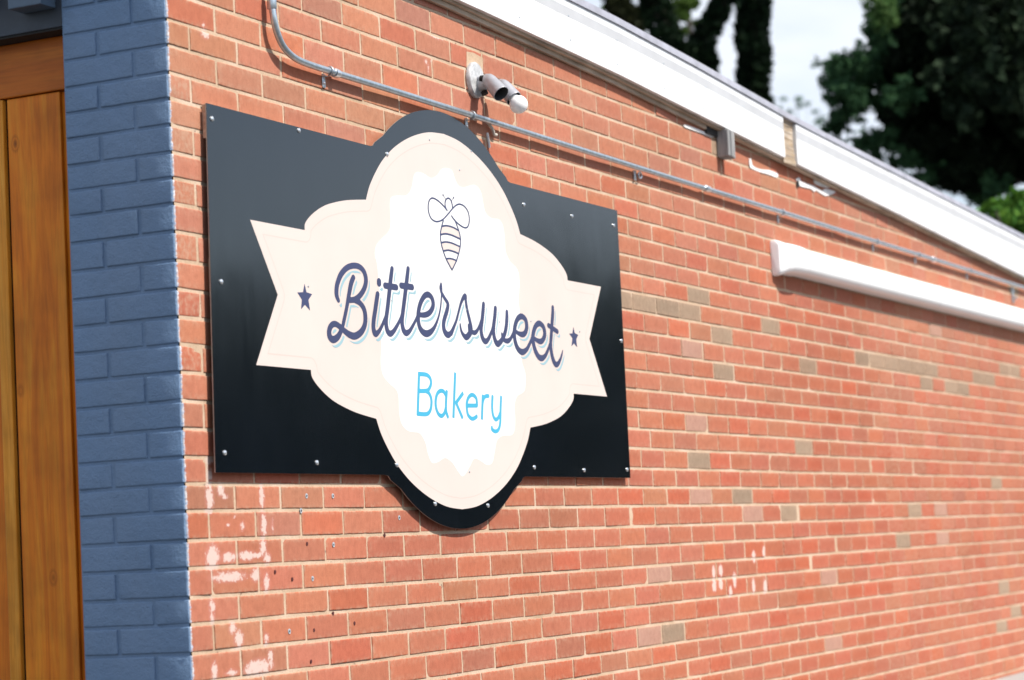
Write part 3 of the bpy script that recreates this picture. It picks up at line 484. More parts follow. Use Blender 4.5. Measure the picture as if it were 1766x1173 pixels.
# mortar behind the bricks
def grid_plane(name, us, zs, fn, mat, parent, stain=False, cut=None):
    V = []; F = []; nu, nz2 = len(us), len(zs)
    for u in us:
        for z in zs: V.append(fn(u, z))
    for i in range(nu-1):
        for j in range(nz2-1):
            if cut and cut(us[i], us[i+1], zs[j]): continue
            F.append((i*nz2+j, (i+1)*nz2+j, (i+1)*nz2+j+1, i*nz2+j+1))
    me = bpy.data.meshes.new(name); me.from_pydata(V, [], F); me.update()
    if stain:
        A = np.array(V); a = me.attributes.new('stain', 'FLOAT', 'POINT'); a.data.foreach_set('value', stain_at(A[:, 1], A[:, 2]))
    return link(name, me, mat, parent, True)
us = list(np.arange(0.0022, .85, .01))+list(np.arange(.85, 3.4, .25))+list(np.arange(3.4, 4.06, .012))+list(np.arange(4.06, UMAX, .25))+[UMAX]; zs = list(np.arange(GZ, -1.7, .2))+list(np.arange(-1.7, -1.0, .0125))+list(np.arange(-1.0, .56, .04))
def mfn(u, z):
    top = interp(FT, u)-.03; return (.0002*mnoise.noise((u*30, z*30, 0)), u, min(z, top))
grid_plane('mortar_joint', us, zs, mfn, M_mortar, B, True)
# blue pier (left face)
rows = []
for i in range(len(zlist)-1):
    k = K0+i; zt, zb = zlist[i], zlist[i+1]
    if zb < GZ-.02: break
    segs = [(-.004, .0996), (.0996, .3135)] if k % 2 else [(-.004, .2065), (.2065, .3135)]
    for n, (a, b_) in enumerate(segs): rows.append((k, n, a, b_, zt, zb))
masonry('painted_pier', rows, TW_left, .0040, .0050, .0042, .0026, lambda k, n: (.12, .18, .3), B, M_blue, lambda u, z: 1)
rows = [(k, 40, 2.552, 2.76, zt, zb) if k % 2 else (k, 40, 2.552, 2.66, zt, zb) for (k, n, a, b_, zt, zb) in rows if n == 0] + [(k, 41, 2.76, 2.97, zt, zb) if k % 2 else (k, 41, 2.66, 2.97, zt, zb) for (k, n, a, b_, zt, zb) in rows if n == 0]
masonry('painted_pier', rows, TW_left, .0040, .0050, .0042, .0026, lambda k, n: (.12, .18, .3), B, M_blue, lambda u, z: 0)
for a, b_, nm in ((0.0022, .312, 'painted_mortar_joint'), (2.55, 2.98, 'painted_mortar_joint')):
    grid_plane(nm, list(np.linspace(a, b_, 12)), list(np.linspace(GZ, .5, 60)), lambda u, z: (-u, -.0002, z), M_blue, B)
mb = MB(); mb.box((-.3125, .0005, GZ+.004), (-.30, .24, .5)); mb.build('pier_reveal', M_blue, B)
mb = MB(); mb.box((-2.985, .0005, GZ+.004), (-2.54, .24, .5)); mb.build('pier_reveal', M_blue, B)
# rest of the shell: far end, back, left return
mb = MB(); mb.box((-8, UMAX-.12, GZ+.004), (-.004, UMAX, .05)); mb.box((-8, .3, GZ+.004), (-7.85, UMAX-.13, .05)); mb.box((-8, .02, GZ+.004), (-2.99, .28, .5)); mb.build('rear_wall', M_brick, B)
# roof
def ribbon(name, T0, T1, x0, x1, mat, u0=-.06, u1=UMAX+.1, o0=0.0, o1=0.0, step=.35, bow=.0016):
    mb = MB(); us = np.append(np.arange(u0, u1, step), u1); vs = []
    for u in us:
        dx = bow*mnoise.noise((u*1.1, x1*40, 2)); a = interp(T0, u)+o0; b_ = interp(T1, u)+o1
        vs += [(x0, u, a), (x1+dx, u, a), (x1+dx, u, b_), (x0, u, b_)]
    fs = []
    for i in range(len(us)-1):
        for q in range(4): fs.append((i*4+q, i*4+(q+1) % 4, (i+1)*4+(q+1) % 4, (i+1)*4+q))
    fs = [f[::-1] for f in fs]; n = (len(us)-1)*4; fs += [(0, 1, 2, 3), (n+3, n+2, n+1, n)]
    mb.add(vs, fs); bm = bmesh.new(); me = bpy.data.meshes.new('t'); me.from_pydata(mb.v, [], mb.f); bm.from_mesh(me); bmesh.ops.recalc_face_normals(bm, faces=bm.faces)
    m2 = MB(); m2.bm(bm); bpy.data.meshes.remove(me); return m2.build(name, mat, B)
fa = ribbon('fascia_board', FB, FT, .028, .045, M_fascia, u0=-.045, u1=4.425, o1=-.022)
fb = ribbon('fascia_board', FB, FT, .028, .0455, M_fascia, u0=4.578, o1=-.024)
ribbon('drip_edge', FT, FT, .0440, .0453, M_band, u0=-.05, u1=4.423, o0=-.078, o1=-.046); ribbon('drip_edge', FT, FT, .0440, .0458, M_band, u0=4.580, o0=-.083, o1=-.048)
ribbon('drip_edge', FT, FT, .0440, .0457, M_fascia, u0=-.05, u1=4.423, o0=-.046, o1=-.0205); ribbon('drip_edge', FT, FT, .0440, .0462, M_fascia, u0=4.580, o0=-.048, o1=-.0205)
ribbon('roof_edge', FT, FT, -.03, .052, M_roofedge, u0=-.07, o0=-.0195, o1=.004, bow=.003)
FBm = [(u, z-.0) for u, z in FB]
ribbon('soffit_board', FB, FT, .0045, .0275, M_oldwood, u0=-.03, o0=-.010, o1=-.03, step=.12, bow=.003)
ribbon('soffit_trim', FB, FB, .0045, .013, M_oldwood, u0=-.03, u1=3.62, o0=-.026, o1=-.0105, step=.10, bow=.006)
mb = MB(); mb.add([(-.03, -.07, .552), (-8.05, -.07, .62), (-8.05, UMAX+.1, .16), (-.03, UMAX+.1, .088)], [(0, 1, 2, 3)]); mb.build('roof', M_membrane, B)
mb = MB(); mb.box((-8.0, -.045, .345), (.03, -.028, .52)); mb.build('fascia_board', M_fascia, B)
# gap between the fascia boards: splintered wood strips
mb = MB()
for i in range(7):
    z0 = .188+i*.027; mb.box((.0277, 4.426, z0), (.031+random.uniform(0, .008), 4.577, z0+.0255), .002)
mb.build('exposed_wood', wood_mat('split_wood', (.22, .20, .19), (.48, .36, .24), (.60, .55, .50), 'Y', 2.2, .85, False), B)
# grey block under the fascia and the gap beside it
mb = MB()
for j, (a, b_) in enumerate(((3.746, 3.770), (3.771, 3.796), (3.797, 3.820))): mb.box((.0036, a, .128-.002*j), (.052+.004*(j == 1), b_, .232-.002*j), .004)
blk = mb.build('timber_block', M_greywood, None)
tag(blk, 'small grey ribbed timber block wedged under the white fascia', 'block')
mb = MB(); mb.box((.0037, 3.625, .203), (.0135, 3.738, .246)); mb.build('wall_gap', M_dark, B)

# caulk smears, paint dabs, holes
for i, poly in enumerate(CAULK):
    pts = catmull(poly, 3, True); mb = MB(); mb.extrude_poly([tuple(p) for p in pts], .0028, .0054+.0002*i); mb.build('caulk_smear', M_caulk, B)
mb = MB(); mb.tube([(.0056, 4.68, .132), (.0066, 4.68, .132)], .016, 12); o = mb.build('wall_gap', M_dark, B)
def disc(u, z, r, x0, x1, n=14): 
    mb = MB(); mb.extrude_poly([(u+r*math.cos(t), z+r*math.sin(t)*1.15) for t in np.linspace(0, 2*math.pi, n+1)[:-1]], x0, x1); return mb
for u, z in HOLES: disc(u, z, .0046, .002, .0034).build('drill_hole', M_hole, B)
for u, z in PLUGS:
    p = disc(u, z, .0058, .002, .0036).build('wall_plug', M_plug, B); disc(u, z, .0026, .003, .0040).build('plug_hole', M_dark, p)

# ------------------------------------------------------------------ blue front: lintel and cedar door
mb = MB(); mb.box((-2.54, .002, .0210), (-.3142, .24, .5), .002); lin = mb.build('lintel', M_navysteel, B)
mb = MB(); mb.box((-2.54, .006, .0150), (-.3142, .24, .0205)); mb.build('lintel_shade_strip', M_dark, B)  # near-black strip; shade on the lintel's underside is put into its colour
D = thing('cedar_door', 'orange brown stained wooden plank door beside the blue brick pier', 'door', (-1.43, .1, GZ+.005))
mb = MB(); mb.box((-.40, .0795, GZ+.01), (-.3145, .105, -.1255), .0015); mb.build('jamb', M_door, D)
mb = MB(); mb.box((-2.538, .0795, GZ+.01), (-2.45, .105, -.1255), .0015); mb.build('jamb', M_door, D)
mb = MB(); mb.box((-2.536, .062, -.124), (-.3148, .095, .0145), .003); mb.build('top_rail', M_door_h, D)
mb = MB(); mb.box((-.5455, .0685, GZ+.02), (-.379, .079, -.1265), .003); mb.build('plank', M_door, D)
mb = MB(); mb.box((-.590, .062, GZ+.02), (-.5545, .0788, -.1265), .003); mb.build('batten', wood_mat('pale_cedar', (.54, .18, .012), (.66, .25, .022), (.76, .34, .045), 'Z', 1.6, .45, False), D)
u = .592
for i in range(11):
    mb = MB(); mb.box((-(u+.16), .0695, GZ+.02), (-u, .079, -.1265), .003); mb.build('plank', M_door, D); u += .168
mb = MB(); mb.box((-2.449, .0805, GZ+.02), (-.4005, .095, -.126)); mb.build('backing', M_dark, D)
bx = MB(); bx.box((-.432, -.062, .069), (-.331, .0015, .19), .003); b1 = bx.build('electrical_box', M_bluebox)
tag(b1, 'small blue painted box fixed above the wooden door', 'box')
L0 = thing('round_wall_lamp', 'pale round lamp at the top left above the wooden door', 'lamp', (-.53, .0, .12))
mb = MB(); mb.tube([(-.545, .0015, .125), (-.545, -.03, .125)], .030, 20); mb.build('lamp_base', M_fix, L0, True)
mb = MB(); mb.tube([(-.545, -.031, .125), (-.545, -.035, .125), (-.545, -.05, .125), (-.545, -.056, .125)], [.026, .026, .018, .004], 20); mb.build('lamp_shade', M_bulb, L0, True)

# ------------------------------------------------------------------ the sign
SC = (1.4125, -.659)          # centre of the printed shape
SG = thing('bakery_sign', 'black panel sign with cream label shape, bee and script lettering on brick wall', 'sign', (.02, 1.40, -1.26))
cx, cz, rr = 1.405, -.657, .6185
def arc(a0, a1, n=40): return [(cx+rr*math.cos(a), cz+rr*math.sin(a)) for a in np.linspace(a0, a1, n)]
at_, ab = math.asin((-.199+.657)/rr), math.asin((-1.1205+.657)/rr)
top = [p for p in arc(at_+.10, math.pi-at_-.10)]; bot = [p for p in arc(math.pi-ab+.10, 2*math.pi+ab-.10)]
def fil(x, z, s, t):      # small fillets where disc and rectangle meet
    return [(x+s*.030, z), (x+s*.014, z+t*.003), (x+s*.002, z+t*.014)]
xr = rr*math.cos(at_)
outl = [(2.676, -1.1195), (2.690, -.1965)] + fil(cx+xr, -.198, 1, 1) + top + fil(cx-xr, -.199, -1, 1)[::-1] + [(.129, -.2000), (.103, -1.1215)] + fil(cx-xr, -1.121, -1, -1) + bot + fil(cx+xr, -1.120, 1, -1)[::-1]
mb = MB(); mb.extrude_poly(outl, .0192, .0222); pn = mb.build('panel', M_panel, SG)
# thin metal edge face
n = len(outl); mb = MB()
rim = [(p[0]+(p[0]-cx)*.0006, p[1]+(p[1]-cz)*.0006) for p in outl]
vs = []; fs = []
for i, p in enumerate(outl): vs += [(.0193, rim[i][0], rim[i][1]), (.0221, rim[i][0], rim[i][1])]
for i in range(n): j = (i+1) % n; fs.append((2*i, 2*i+1, 2*j+1, 2*j))
mb.add(vs, fs); mb.build('panel_edge', M_edge, SG)
for za, zb in ((-.1995, -.286), (-.590, -.685), (-1.028, -1.1195)):
    mb = MB(); mb.box((.0036, .136, zb), (.0190, 2.655, za), .0015); mb.build('furring_strip', M_furring, SG)
h = [(1.09, .183), (.832, .183), None]
half = [[(1.102, .184), (.8325, .184)],
        catmull([(.8325, .184), (.828, .203), (.797, .227), (.745, .253), (.69, .271), (.60, .290), (.492, .3035)], 5)[1:].tolist(),
        catmull([(.492, .3035), (.468, .345), (.425, .393), (.375, .436), (.30, .481), (.205, .520), (.10, .547), (0, .556)], 5)[1:].tolist()]
hp = [tuple(p) for seg in half for p in seg]
q1 = [(0.983, 0)]+hp; full = q1 + [(-x, z) for x, z in hp[::-1][1:]] + [(-.983, 0)] + [(-x, -z-.004) for x, z in hp] + [(x, -z-.004) for x, z in hp[::-1][1:]]
cream = [(SC[0]+x, SC[1]+z) for x, z in full]
mb = MB(); mb.extrude_poly(cream, .0220, .0225); mb.build('cream_label', M_cream, SG)
G1 = Grid(.30, 2.55, -1.25, -.07, .003); F = G1.poly(cream)
mb = MB(); G1.mesh(np.abs(F+.032)-.0017, .0226, mb); mb.build('inset_line', M_cream_line, SG)
bd = catmull(BADGE, 4, True); mb = MB(); mb.extrude_poly([tuple(p) for p in bd], .0224, .0227); mb.build('white_badge', M_white_v, SG)
G2 = Grid(.60, 2.32, -.98, -.42, .0022)
FT_ = G2.strokes(TEXT, .0107, .0083)
FS_ = G2.strokes(TEXT, .0107, .0083, .0125, -.0125)
FC_ = np.maximum(FS_+.0012, -(FT_-.0058))
mb = MB(); G2.mesh(FT_, .0231, mb); mb.build('script_lettering', M_navy, SG)
mb = MB(); G2.mesh(FC_, .0229, mb); mb.build('lettering_shadow', M_cyan, SG)
G3 = Grid(1.08, 1.78, -1.10, -.70, .0020)
mb = MB(); G3.mesh(G3.strokes(BAKERY, .0067, .0062, flat=True, k=6), .0231, mb); mb.build('block_lettering', M_sky, SG)
G4 = Grid(1.20, 1.70, -.60, -.20, .0013)
mb = MB(); G4.mesh(G4.strokes(BEE, .0032, .0023, k=8), .0233, mb); mb.build('bee_outline', M_navy, SG)
for p in BEEFILL: mb = MB(); mb.extrude_poly([tuple(x) for x in p], .0226, .0230); mb.build('bee_band', M_cream, SG)
for p in STARS: mb = MB(); mb.extrude_poly([tuple(x) for x in p], .0224, .0231); mb.build('star', M_navy, SG)
def dome(u, z, r, x0, hgt):
    mb = MB(); mb.tube([(x0, u, z), (x0+hgt*.55, u, z), (x0+hgt*.9, u, z), (x0+hgt, u, z)], [r, r*.92, r*.5, r*.08], 12); return mb
for u, z in BOLTS: dome(u, z, .0068, .0222, .0045).build('bolt', M_bright, SG, True)
for u, z in NAILS: dome(u, z, .0032, .0224, .0022).build('nail', M_galv, SG, True)

# ------------------------------------------------------------------ conduit
CD = thing('conduit', 'thin galvanised metal conduit bent from vertical and running along the brick wall', 'pipe', (.02, .46, -.02))
cxd = .0245; r_ = .0092
path = [(.026, .4555, .62), (.026, .4555, .2), (.028, .4550, .108)]
for p in catmull([(.028, .4550, .108), (.030, .4565, .075), (.030, .4700, .038), (.028, .5020, .006), (.026, .5560, -.0130), (cxd, .63, -.0190), (cxd, .76, -.0200)], 6)[1:]: path.append(tuple(p))
for u in np.arange(1.0, 13.9, .45): path.append((cxd, float(u), -.0205+.0022*mnoise.noise((u*.5, 0, 0))))
mb = MB(); mb.tube(path, r_, 16); mb.build('pipe', M_galv, CD, True)
def coupling(u, z, L=.045, r=.0128):
    mb = MB(); mb.tube([(cxd, u-L/2, z), (cxd, u-L/2, z), (cxd, u-L/2+.004, z), (cxd, u+L/2-.004, z), (cxd, u+L/2, z)], [r_*1.01, r*.94, r, r, r*.94], 16)
    mb.build('coupling', M_bright, CD, True)
mb = MB(); mb.tube([(.027, .4555, .097), (.027, .4555, .099), (.027, .4555, .135), (.027, .4555, .137)], [.0115, .0125, .0125, .0115], 16); mb.build('coupling', M_galv, CD, True)
for u in (.782, 3.56, 6.60, 9.7): coupling(u, -.0205, .022 if u < 1 else .045)
def strap(u, drop=.032):
    mb = MB(); t = np.linspace(-1.9, 1.9, 14)
    mb.tube([(cxd+.0118*math.cos(a), u, -.0205+.0118*math.sin(a)) for a in t], .0028, 6)
    mb.box((.0036, u-.008, -.032-drop), (.0066, u+.008, -.026), .0008); mb.box((.0036, u-.007, -.034), (.014, u+.007, -.0315), .0005)
    s = mb.build('strap', M_galv, CD, True); dome(u, -.032-drop*.6, .005, .0066, .004).build('strap_screw', M_bright, s, True)
for u in (.745, 1.600, 4.40, 5.68, 6.35, 7.28, 9.0, 10.6, 12.2): strap(u)
mb = MB(); mb.tube([(.016+.013*math.cos(a)*0, 2.93+.014*math.cos(a), -.043+.011*math.sin(a)) for a in np.linspace(0, 2*math.pi, 18)], .0028, 6); mb.box((.0036, 2.893, -.064), (.010, 2.909, -.028), .001); mb.build('open_ring_clip', M_galv, CD, True)
WS = thing('wire_scrap', 'short pale bent wire tail hanging under the conduit below the floodlight', 'wire', (.01, 1.66, -.02))
mb = MB(); mb.tube([tuple(p) for p in catmull([(.014, 1.640, -.026), (.016, 1.675, -.019), (.016, 1.7225, -.0225), (.014, 1.762, -.040), (.012, 1.776, -.053), (.012, 1.792, -.053)], 5)], .0050, 8); mb.build('wire', M_scrap, WS, True)
mb = MB(); mb.tube([(.0044, 1.742, -.052), (.0048, 1.75, -.082), (.0044, 1.752, -.098)], .0042, 6); mb.build('mortar_streak', M_caulk, WS, True)
# cable bracket at the right end
mb = MB(); mb.box((.0036, 8.19, -.118), (.012, 8.225, -.030), .002); mb.box((.004, 8.195, -.10), (.03, 8.215, -.085), .002); br = mb.build('wall_bracket', M_galv); tag(br, 'small dark metal bracket under the far right end of the conduit', 'bracket')

# ------------------------------------------------------------------ twin lamp holder
mb = MB(); mb.extrude_poly([(1.628, .058), (1.625, .120), (1.632, .186), (1.680, .190), (1.742, .184), (1.738, .120), (1.745, .060), (1.690, .054)], .001, .0027); mb.build('mortar_patch', M_mortar, B)
FL = thing('floodlight', 'grey twin lampholder on oval wall plate with one round white bulb', 'light fixture', (.01, 1.668, .10))
mb = MB(); n = 40
prof = [(.0034, 1.0), (.012, 1.0), (.0165, .93), (.0175, .80)]
vs = []; fs = []
for x, k in prof:
    for i in range(n): a = 2*math.pi*i/n; vs.append((x, 1.6700+.052*k*math.cos(a), .1020+.056*k*math.sin(a)))
for j in range(3):
    for i in range(n): fs.append((j*n+i, j*n+(i+1) % n, (j+1)*n+(i+1) % n, (j+1)*n+i))
fs.append(tuple(3*n+i for i in range(n))); mb.add(vs, fs); mb.build('wall_plate', M_plate, FL, True)
mb = MB(); mb.tube([(.0175, 1.680, .088), (.036, 1.680, .086), (.042, 1.680, .085)], [.020, .0185, .016], 20); mb.build('mounting_boss', M_plate, FL, True)
mb = MB(); mb.tube([(.030, 1.682, .066), (.034, 1.682, .056)], .011, 14); mb.build('plug_cap', M_dark, FL, True)
def holder(p0, p1, bulb):
    p0 = Vector(p0); p1 = Vector(p1); d = (p1-p0).normalized()
    st = Vector((.018, 1.672+(p0.y-1.672)*.5, p0.z+.004)); mb = MB()
    mb.tube([st, st+(p0-st)*.5, p0], [.0085, .0085, .0075], 14); k = mb.build('swivel_knuckle', M_fix, FL, True)
    m3 = MB(); 
    for q in (.35, .5, .65): c = st+(p0-st)*q; t = (p0-st).normalized(); m3.tube([c-t*.0018, c+t*.0018], .0112, 14)
    m3.build('lock_ring', M_dark, k, True)
    mb = MB(); L = (p1-p0).length
    mb.tube([p0-d*.012, p0-d*.008, p0, p0+d*.012, p0+d*L*.6, p1], [.010, .0135, .0190, .0222, .0245, .0264], 26, False)
    mb.tube([p0-d*.0125, p0-d*.0119], .0102, 26)
    mb.tube([p1, p1+d*.0008, p1+d*.0012], [.0264, .0262, .0245], 26, False)
    hd_ = mb.build('lampholder', M_fix, FL, True)
    mi = MB(); mi.tube([p1+d*.0010, p1-d*.02, p1-d*.034], [.0244, .0225, .019], 26, False); mi.tube([p1-d*.0345, p1-d*.034], .0195, 20); mi.build('socket', M_socket, hd_, True)
    if bulb:
        c = p1+d*.0275; bm = bmesh.new(); bmesh.ops.create_uvsphere(bm, u_segments=28, v_segments=18, radius=.0288); 
        for v in bm.verts: v.co = v.co + c
        mb = MB(); mb.bm(bm); mb.tube([p1-d*.02, p1+d*.004], .0165, 20); mb.build('bulb', M_bulb, FL, True)
holder((.052, 1.668, .100), (.104, 1.650, .044), False)
holder((.062, 1.744, .094), (.104, 1.737, .042), True)

# ------------------------------------------------------------------ white wall duct
DU = thing('wall_duct', 'white rounded line duct with flared end cap running along the brick wall', 'duct', (.04, 4.3, -.2))
def duct_section(cz0, hh, dd, x0=.0036, n=7):
    r = min(.032, hh/2.2, dd*.7); pts = [(x0, cz0-hh/2)]
    for a in np.linspace(-90, 0, n): pts.append((x0+dd-r+r*math.cos(R(a)), cz0-hh/2+r+r*math.sin(R(a))))
    for a in np.linspace(0, 90, n): pts.append((x0+dd-r+r*math.cos(R(a)), cz0+hh/2-r+r*math.sin(R(a))))
    pts.append((x0, cz0+hh/2)); return pts
def loft(secs, caps=True):
    mb = MB(); n = len(secs[0][1]); vs = [(x, u, z) for u, pts in secs for x, z in pts]
    fs = [(i*n+k, i*n+(k+1) % n, (i+1)*n+(k+1) % n, (i+1)*n+k) for i in range(len(secs)-1) for k in range(n)]
    fs = [f[::-1] for f in fs]
    if caps: fs += [tuple(range(n)), tuple((len(secs)-1)*n+k for k in range(n-1, -1, -1))]
    mb.add(vs, fs); return mb
cz_ = -.2175
def zc(u): return -.2165+.0006*(u-4.5)
loft([(u, duct_section(zc(u), .108, .078)) for u in (4.44, 4.60, 5.4, 6.2, 6.538)]).build('duct_cover', M_white, DU, True)
loft([(u, duct_section(zc(u), .108, .078)) for u in (6.542, 7.4, 8.4, 9.4, 10.2)]).build('duct_cover', M_white, DU, True)
loft([(6.50, duct_section(zc(6.5), .1105, .0795)), (6.535, duct_section(zc(6.5), .1115, .0800)), (6.56, duct_section(zc(6.5), .1105, .0795))]).build('joint_sleeve', M_white, DU, True)
loft([(4.292, duct_section(zc(4.3), .118, .020)), (4.296, duct_section(zc(4.3), .140, .034)), (4.306, duct_section(zc(4.3), .146, .040)), (4.325, duct_section(zc(4.3), .144, .044)), (4.345, duct_section(zc(4.3), .128, .060)), (4.37, duct_section(zc(4.3), .120, .078)), (4.42, duct_section(zc(4.4), .118, .084)), (4.50, duct_section(zc(4.4), .116, .083)), (4.54, duct_section(zc(4.4), .1095, .079))]).build('end_cap', M_white, DU, True)

for u in (4.40, 5.2, 6.1, 6.9, 7.8, 8.8): dome(u, zc(u), .0042, .0036+.0775+(.006 if u < 4.5 else 0), .002).build('screw', M_galv, DU, True)
for u in np.arange(.3, 9.5, .405):
    if 4.35 < u < 4.62: continue
    for o in (.035, .12): dome(float(u)+random.uniform(-.02, .02), interp(FB, float(u))+o+random.uniform(-.006, .006), .0035, .0452, .0012).build('nail', M_galv, fa if u < 4.5 else fb, True)
# ------------------------------------------------------------------ trees
def px(x, y, t):
    v = fw + rt*((x-883)/4131.9) - up*((y-586.5)/4131.9); return Vector((3.245661, -4.8565125, -1.35941472)) + v*t
def leaves(name, P, size, cols, parent, mat=None, aspect=.6, hang=0.0):
    n = len(P); a = rng.normal(size=(n, 3)); a[:, 2] -= hang; a /= np.linalg.norm(a, axis=1)[:, None]; b = rng.normal(size=(n, 3)); b -= a*(a*b).sum(1)[:, None]; b /= np.linalg.norm(b, axis=1)[:, None]
    s = size*rng.uniform(.6, 1.35, n)[:, None]; c = np.cross(a, b)
    V = np.stack([P-a*s, P+b*s*aspect*.9+c*s*.12, P+a*s, P-b*s*aspect*.9+c*s*.12], 1).reshape(-1, 3)
    off = np.array(parent.location) if parent is not None else 0; V = V-off
    me = bpy.data.meshes.new(name); me.vertices.add(4*n); me.vertices.foreach_set('co', V.ravel()); me.loops.add(4*n); me.loops.foreach_set('vertex_index', np.arange(4*n)); me.polygons.add(n); me.polygons.foreach_set('loop_start', np.arange(0, 4*n, 4)); me.polygons.foreach_set('loop_total', np.full(n, 4)); me.update(calc_edges=True)
    C0, C1 = np.array(cols[0]), np.array(cols[1]); t = rng.random((n, 1))**1.5; cc = C0+(C1-C0)*t; cc = np.repeat(np.concatenate([cc, np.ones((n, 1))], 1), 4, 0)
    A = me.color_attributes.new('lcol', 'FLOAT_COLOR', 'POINT'); A.data.foreach_set('color', cc.ravel())
    return link(name, me, mat or M_leaf, parent)
def blob(c, r, n, shell=.0, soft=False):
    if soft:
        rr_ = r if hasattr(r, '__len__') else (r, r, r); k = max(int(n/28), 1); cc = rng.normal(size=(k, 3))*.58; i = rng.integers(0, k, n)
        return np.array(c)+(cc[i]+rng.normal(size=(n, 3))*.20)*np.array(rr_)
    d = rng.normal(size=(n, 3)); d /= np.linalg.norm(d, axis=1)[:, None]; rad = (shell**3+(1-shell**3)*rng.random(n))**(1/3)
    rr_ = r if hasattr(r, '__len__') else (r, r, r)
    return np.array(c)+d*rad[:, None]*np.array(rr_)
def along(pts, rad, n, thick):
    P = catmull(pts, 8); seg = np.linalg.norm(np.diff(P[:, :3], axis=0), axis=1); cs = np.concatenate([[0], np.cumsum(seg)]); t = rng.random(n)*cs[-1]
    Q = np.stack([np.interp(t, cs, P[:, i]) for i in range(3)], 1); a = rng.random(n)*2*math.pi; rv = rad*(1+thick*rng.normal(size=n)*.5)*(1+.22*np.sin(t*2.3+a)*np.sin(t*5.1))
    Q[:, 0] += np.cos(a)*rv; Q[:, 1] += np.sin(a)*rv; return Q
def ivy_tree(label, p_top, mids, t, wid, group, crown=True, cols=((.005, .012, .006), (.016, .036, .014)), n=9000):
    low = px(mids[-1][0], mids[-1][1], t); base = Vector((low.x, low.y, GZ)); T_ = thing('ivy_clad_tree', label, 'tree', base, group)
    pts = [base, (base+low)/2+Vector((.1, 0, 0))] + [px(x, y, t) for x, y in mids[::-1]] + [px(p_top[0], p_top[1], t)]
    topp = pts[-1]; pts.append(topp+(topp-pts[-2]).normalized()*2.6)
    mb = MB(); rad = np.linspace(wid*.62, wid*.35, len(pts)); mb.tube(pts, list(rad), 12); mb.build('trunk', M_bark, T_, True)
    leaves('ivy', along([tuple(p) for p in pts], wid*.93, n, .22), .075, cols, T_)
    if crown:
        tp = pts[-1]; P = np.concatenate([blob(tp+Vector((rng.normal()*1.3, rng.normal()*1.3, .5+rng.random()*2.2)), rng.uniform(.6, 1.1), 260) for _ in range(11)])
        leaves('crown', P, .11, ((.02, .045, .015), (.06, .12, .03)), T_)
        mb = MB()
        for _ in range(5):
            e = tp+Vector((rng.normal()*1.4, rng.normal()*1.4, 1.2+rng.random()*1.6)); mb.tube([pts[-2], tp+(e-tp)*.4+Vector((0, 0, .3)), e], [.09, .06, .02], 8)
        mb.build('branch', M_bark, T_, True)
    return T_
ivy_tree('ivy clad trunk leaning right as it descends, between two others above the fascia', (1112, -40), [(1128, 0), (1145, 45), (1160, 90), (1176, 125)], 30, .175, 'ivy clad trunks behind the roof')
ivy_tree('ivy clad trunk bending left as it descends, middle of the group', (1262, -45), [(1246, 0), (1228, 40), (1214, 75), (1214, 110), (1218, 140)], 31, .165, 'ivy clad trunks behind the roof')
ivy_tree('straight upright ivy clad trunk against open sky', (1292, -45), [(1297, 0), (1299, 60), (1302, 120), (1304, 180)], 32, .205, 'ivy clad trunks behind the roof', n=12000)
ivy_tree('brownish leafy trunk farthest left above the white fascia', (1052, -60), [(1068, 0), (1078, 30), (1090, 60)], 36, .19, 'ivy clad trunks behind the roof', crown=True, cols=((.03, .035, .018), (.07, .08, .03)))
# bright understorey leaves between the trunks
def shrub(name, label, cat, blobs, t, size, cols, group=None, dens=1.0, trunk=True, tw=1.0):
    cs = [px(b[0], b[1], t+b[4] if len(b) > 4 else t) for b in blobs]; low = min(cs, key=lambda v: v.z); base = Vector((cs[0].x, cs[0].y, GZ)); T_ = thing(name, label, cat, base, group)
    P = np.concatenate([blob(c, [b[2]*t/4131.9, b[2]*t/4131.9, (b[3])*t/4131.9], int(b[5]*dens) if len(b) > 5 else int(200*dens), soft=True) for c, b in zip(cs, blobs)])
    leaves('crown', P, size, cols, T_)
    if trunk:
        mb = MB(); mid = (base+cs[0])/2+Vector((.15, .1, 0)); mb.tube([base, mid, cs[0]], [.13*tw, .10*tw, .04*tw], 10)
        for c in cs[1:]: mb.tube([mid+(cs[0]-mid)*.5, (mid+c)/2+Vector((0, 0, .25)), c], [.05*tw, .035*tw, .012*tw], 7)
        mb.build('trunk', M_bark, T_, True)
    return T_
shrub('leafy_tree', 'thin bright green foliage showing between the ivy clad trunks', 'tree', [(1185, 5, 28, 20, 0, 300), (1165, 22, 22, 20, 0, 160), (1200, 40, 16, 18, 0, 110), (1065, 5, 30, 14, 1, 130), (1210, 55, 12, 14, 0, 50), (1120, 85, 10, 16, 0, 20), (1275, 130, 10, 16, 0, 60), (1040, -20, 30, 18, 0, 160), (1160, -30, 60, 20, 0, 160)], 38, .075, ((.05, .09, .02), (.13, .22, .05)))
shrub('distant_tree', 'faint wispy treetop showing just above the fascia joint', 'tree', [(1372, 170, 16, 8, 0, 110), (1392, 187, 14, 7, 0, 80), (1352, 180, 10, 6, 0, 40), (1402, 207, 20, 9, 0, 90), (1345, 197, 16, 8, 0, 50), (1408, 192, 12, 6, 0, 40)], 60, .045, ((.10, .17, .12), (.18, .28, .2)), tw=.22)
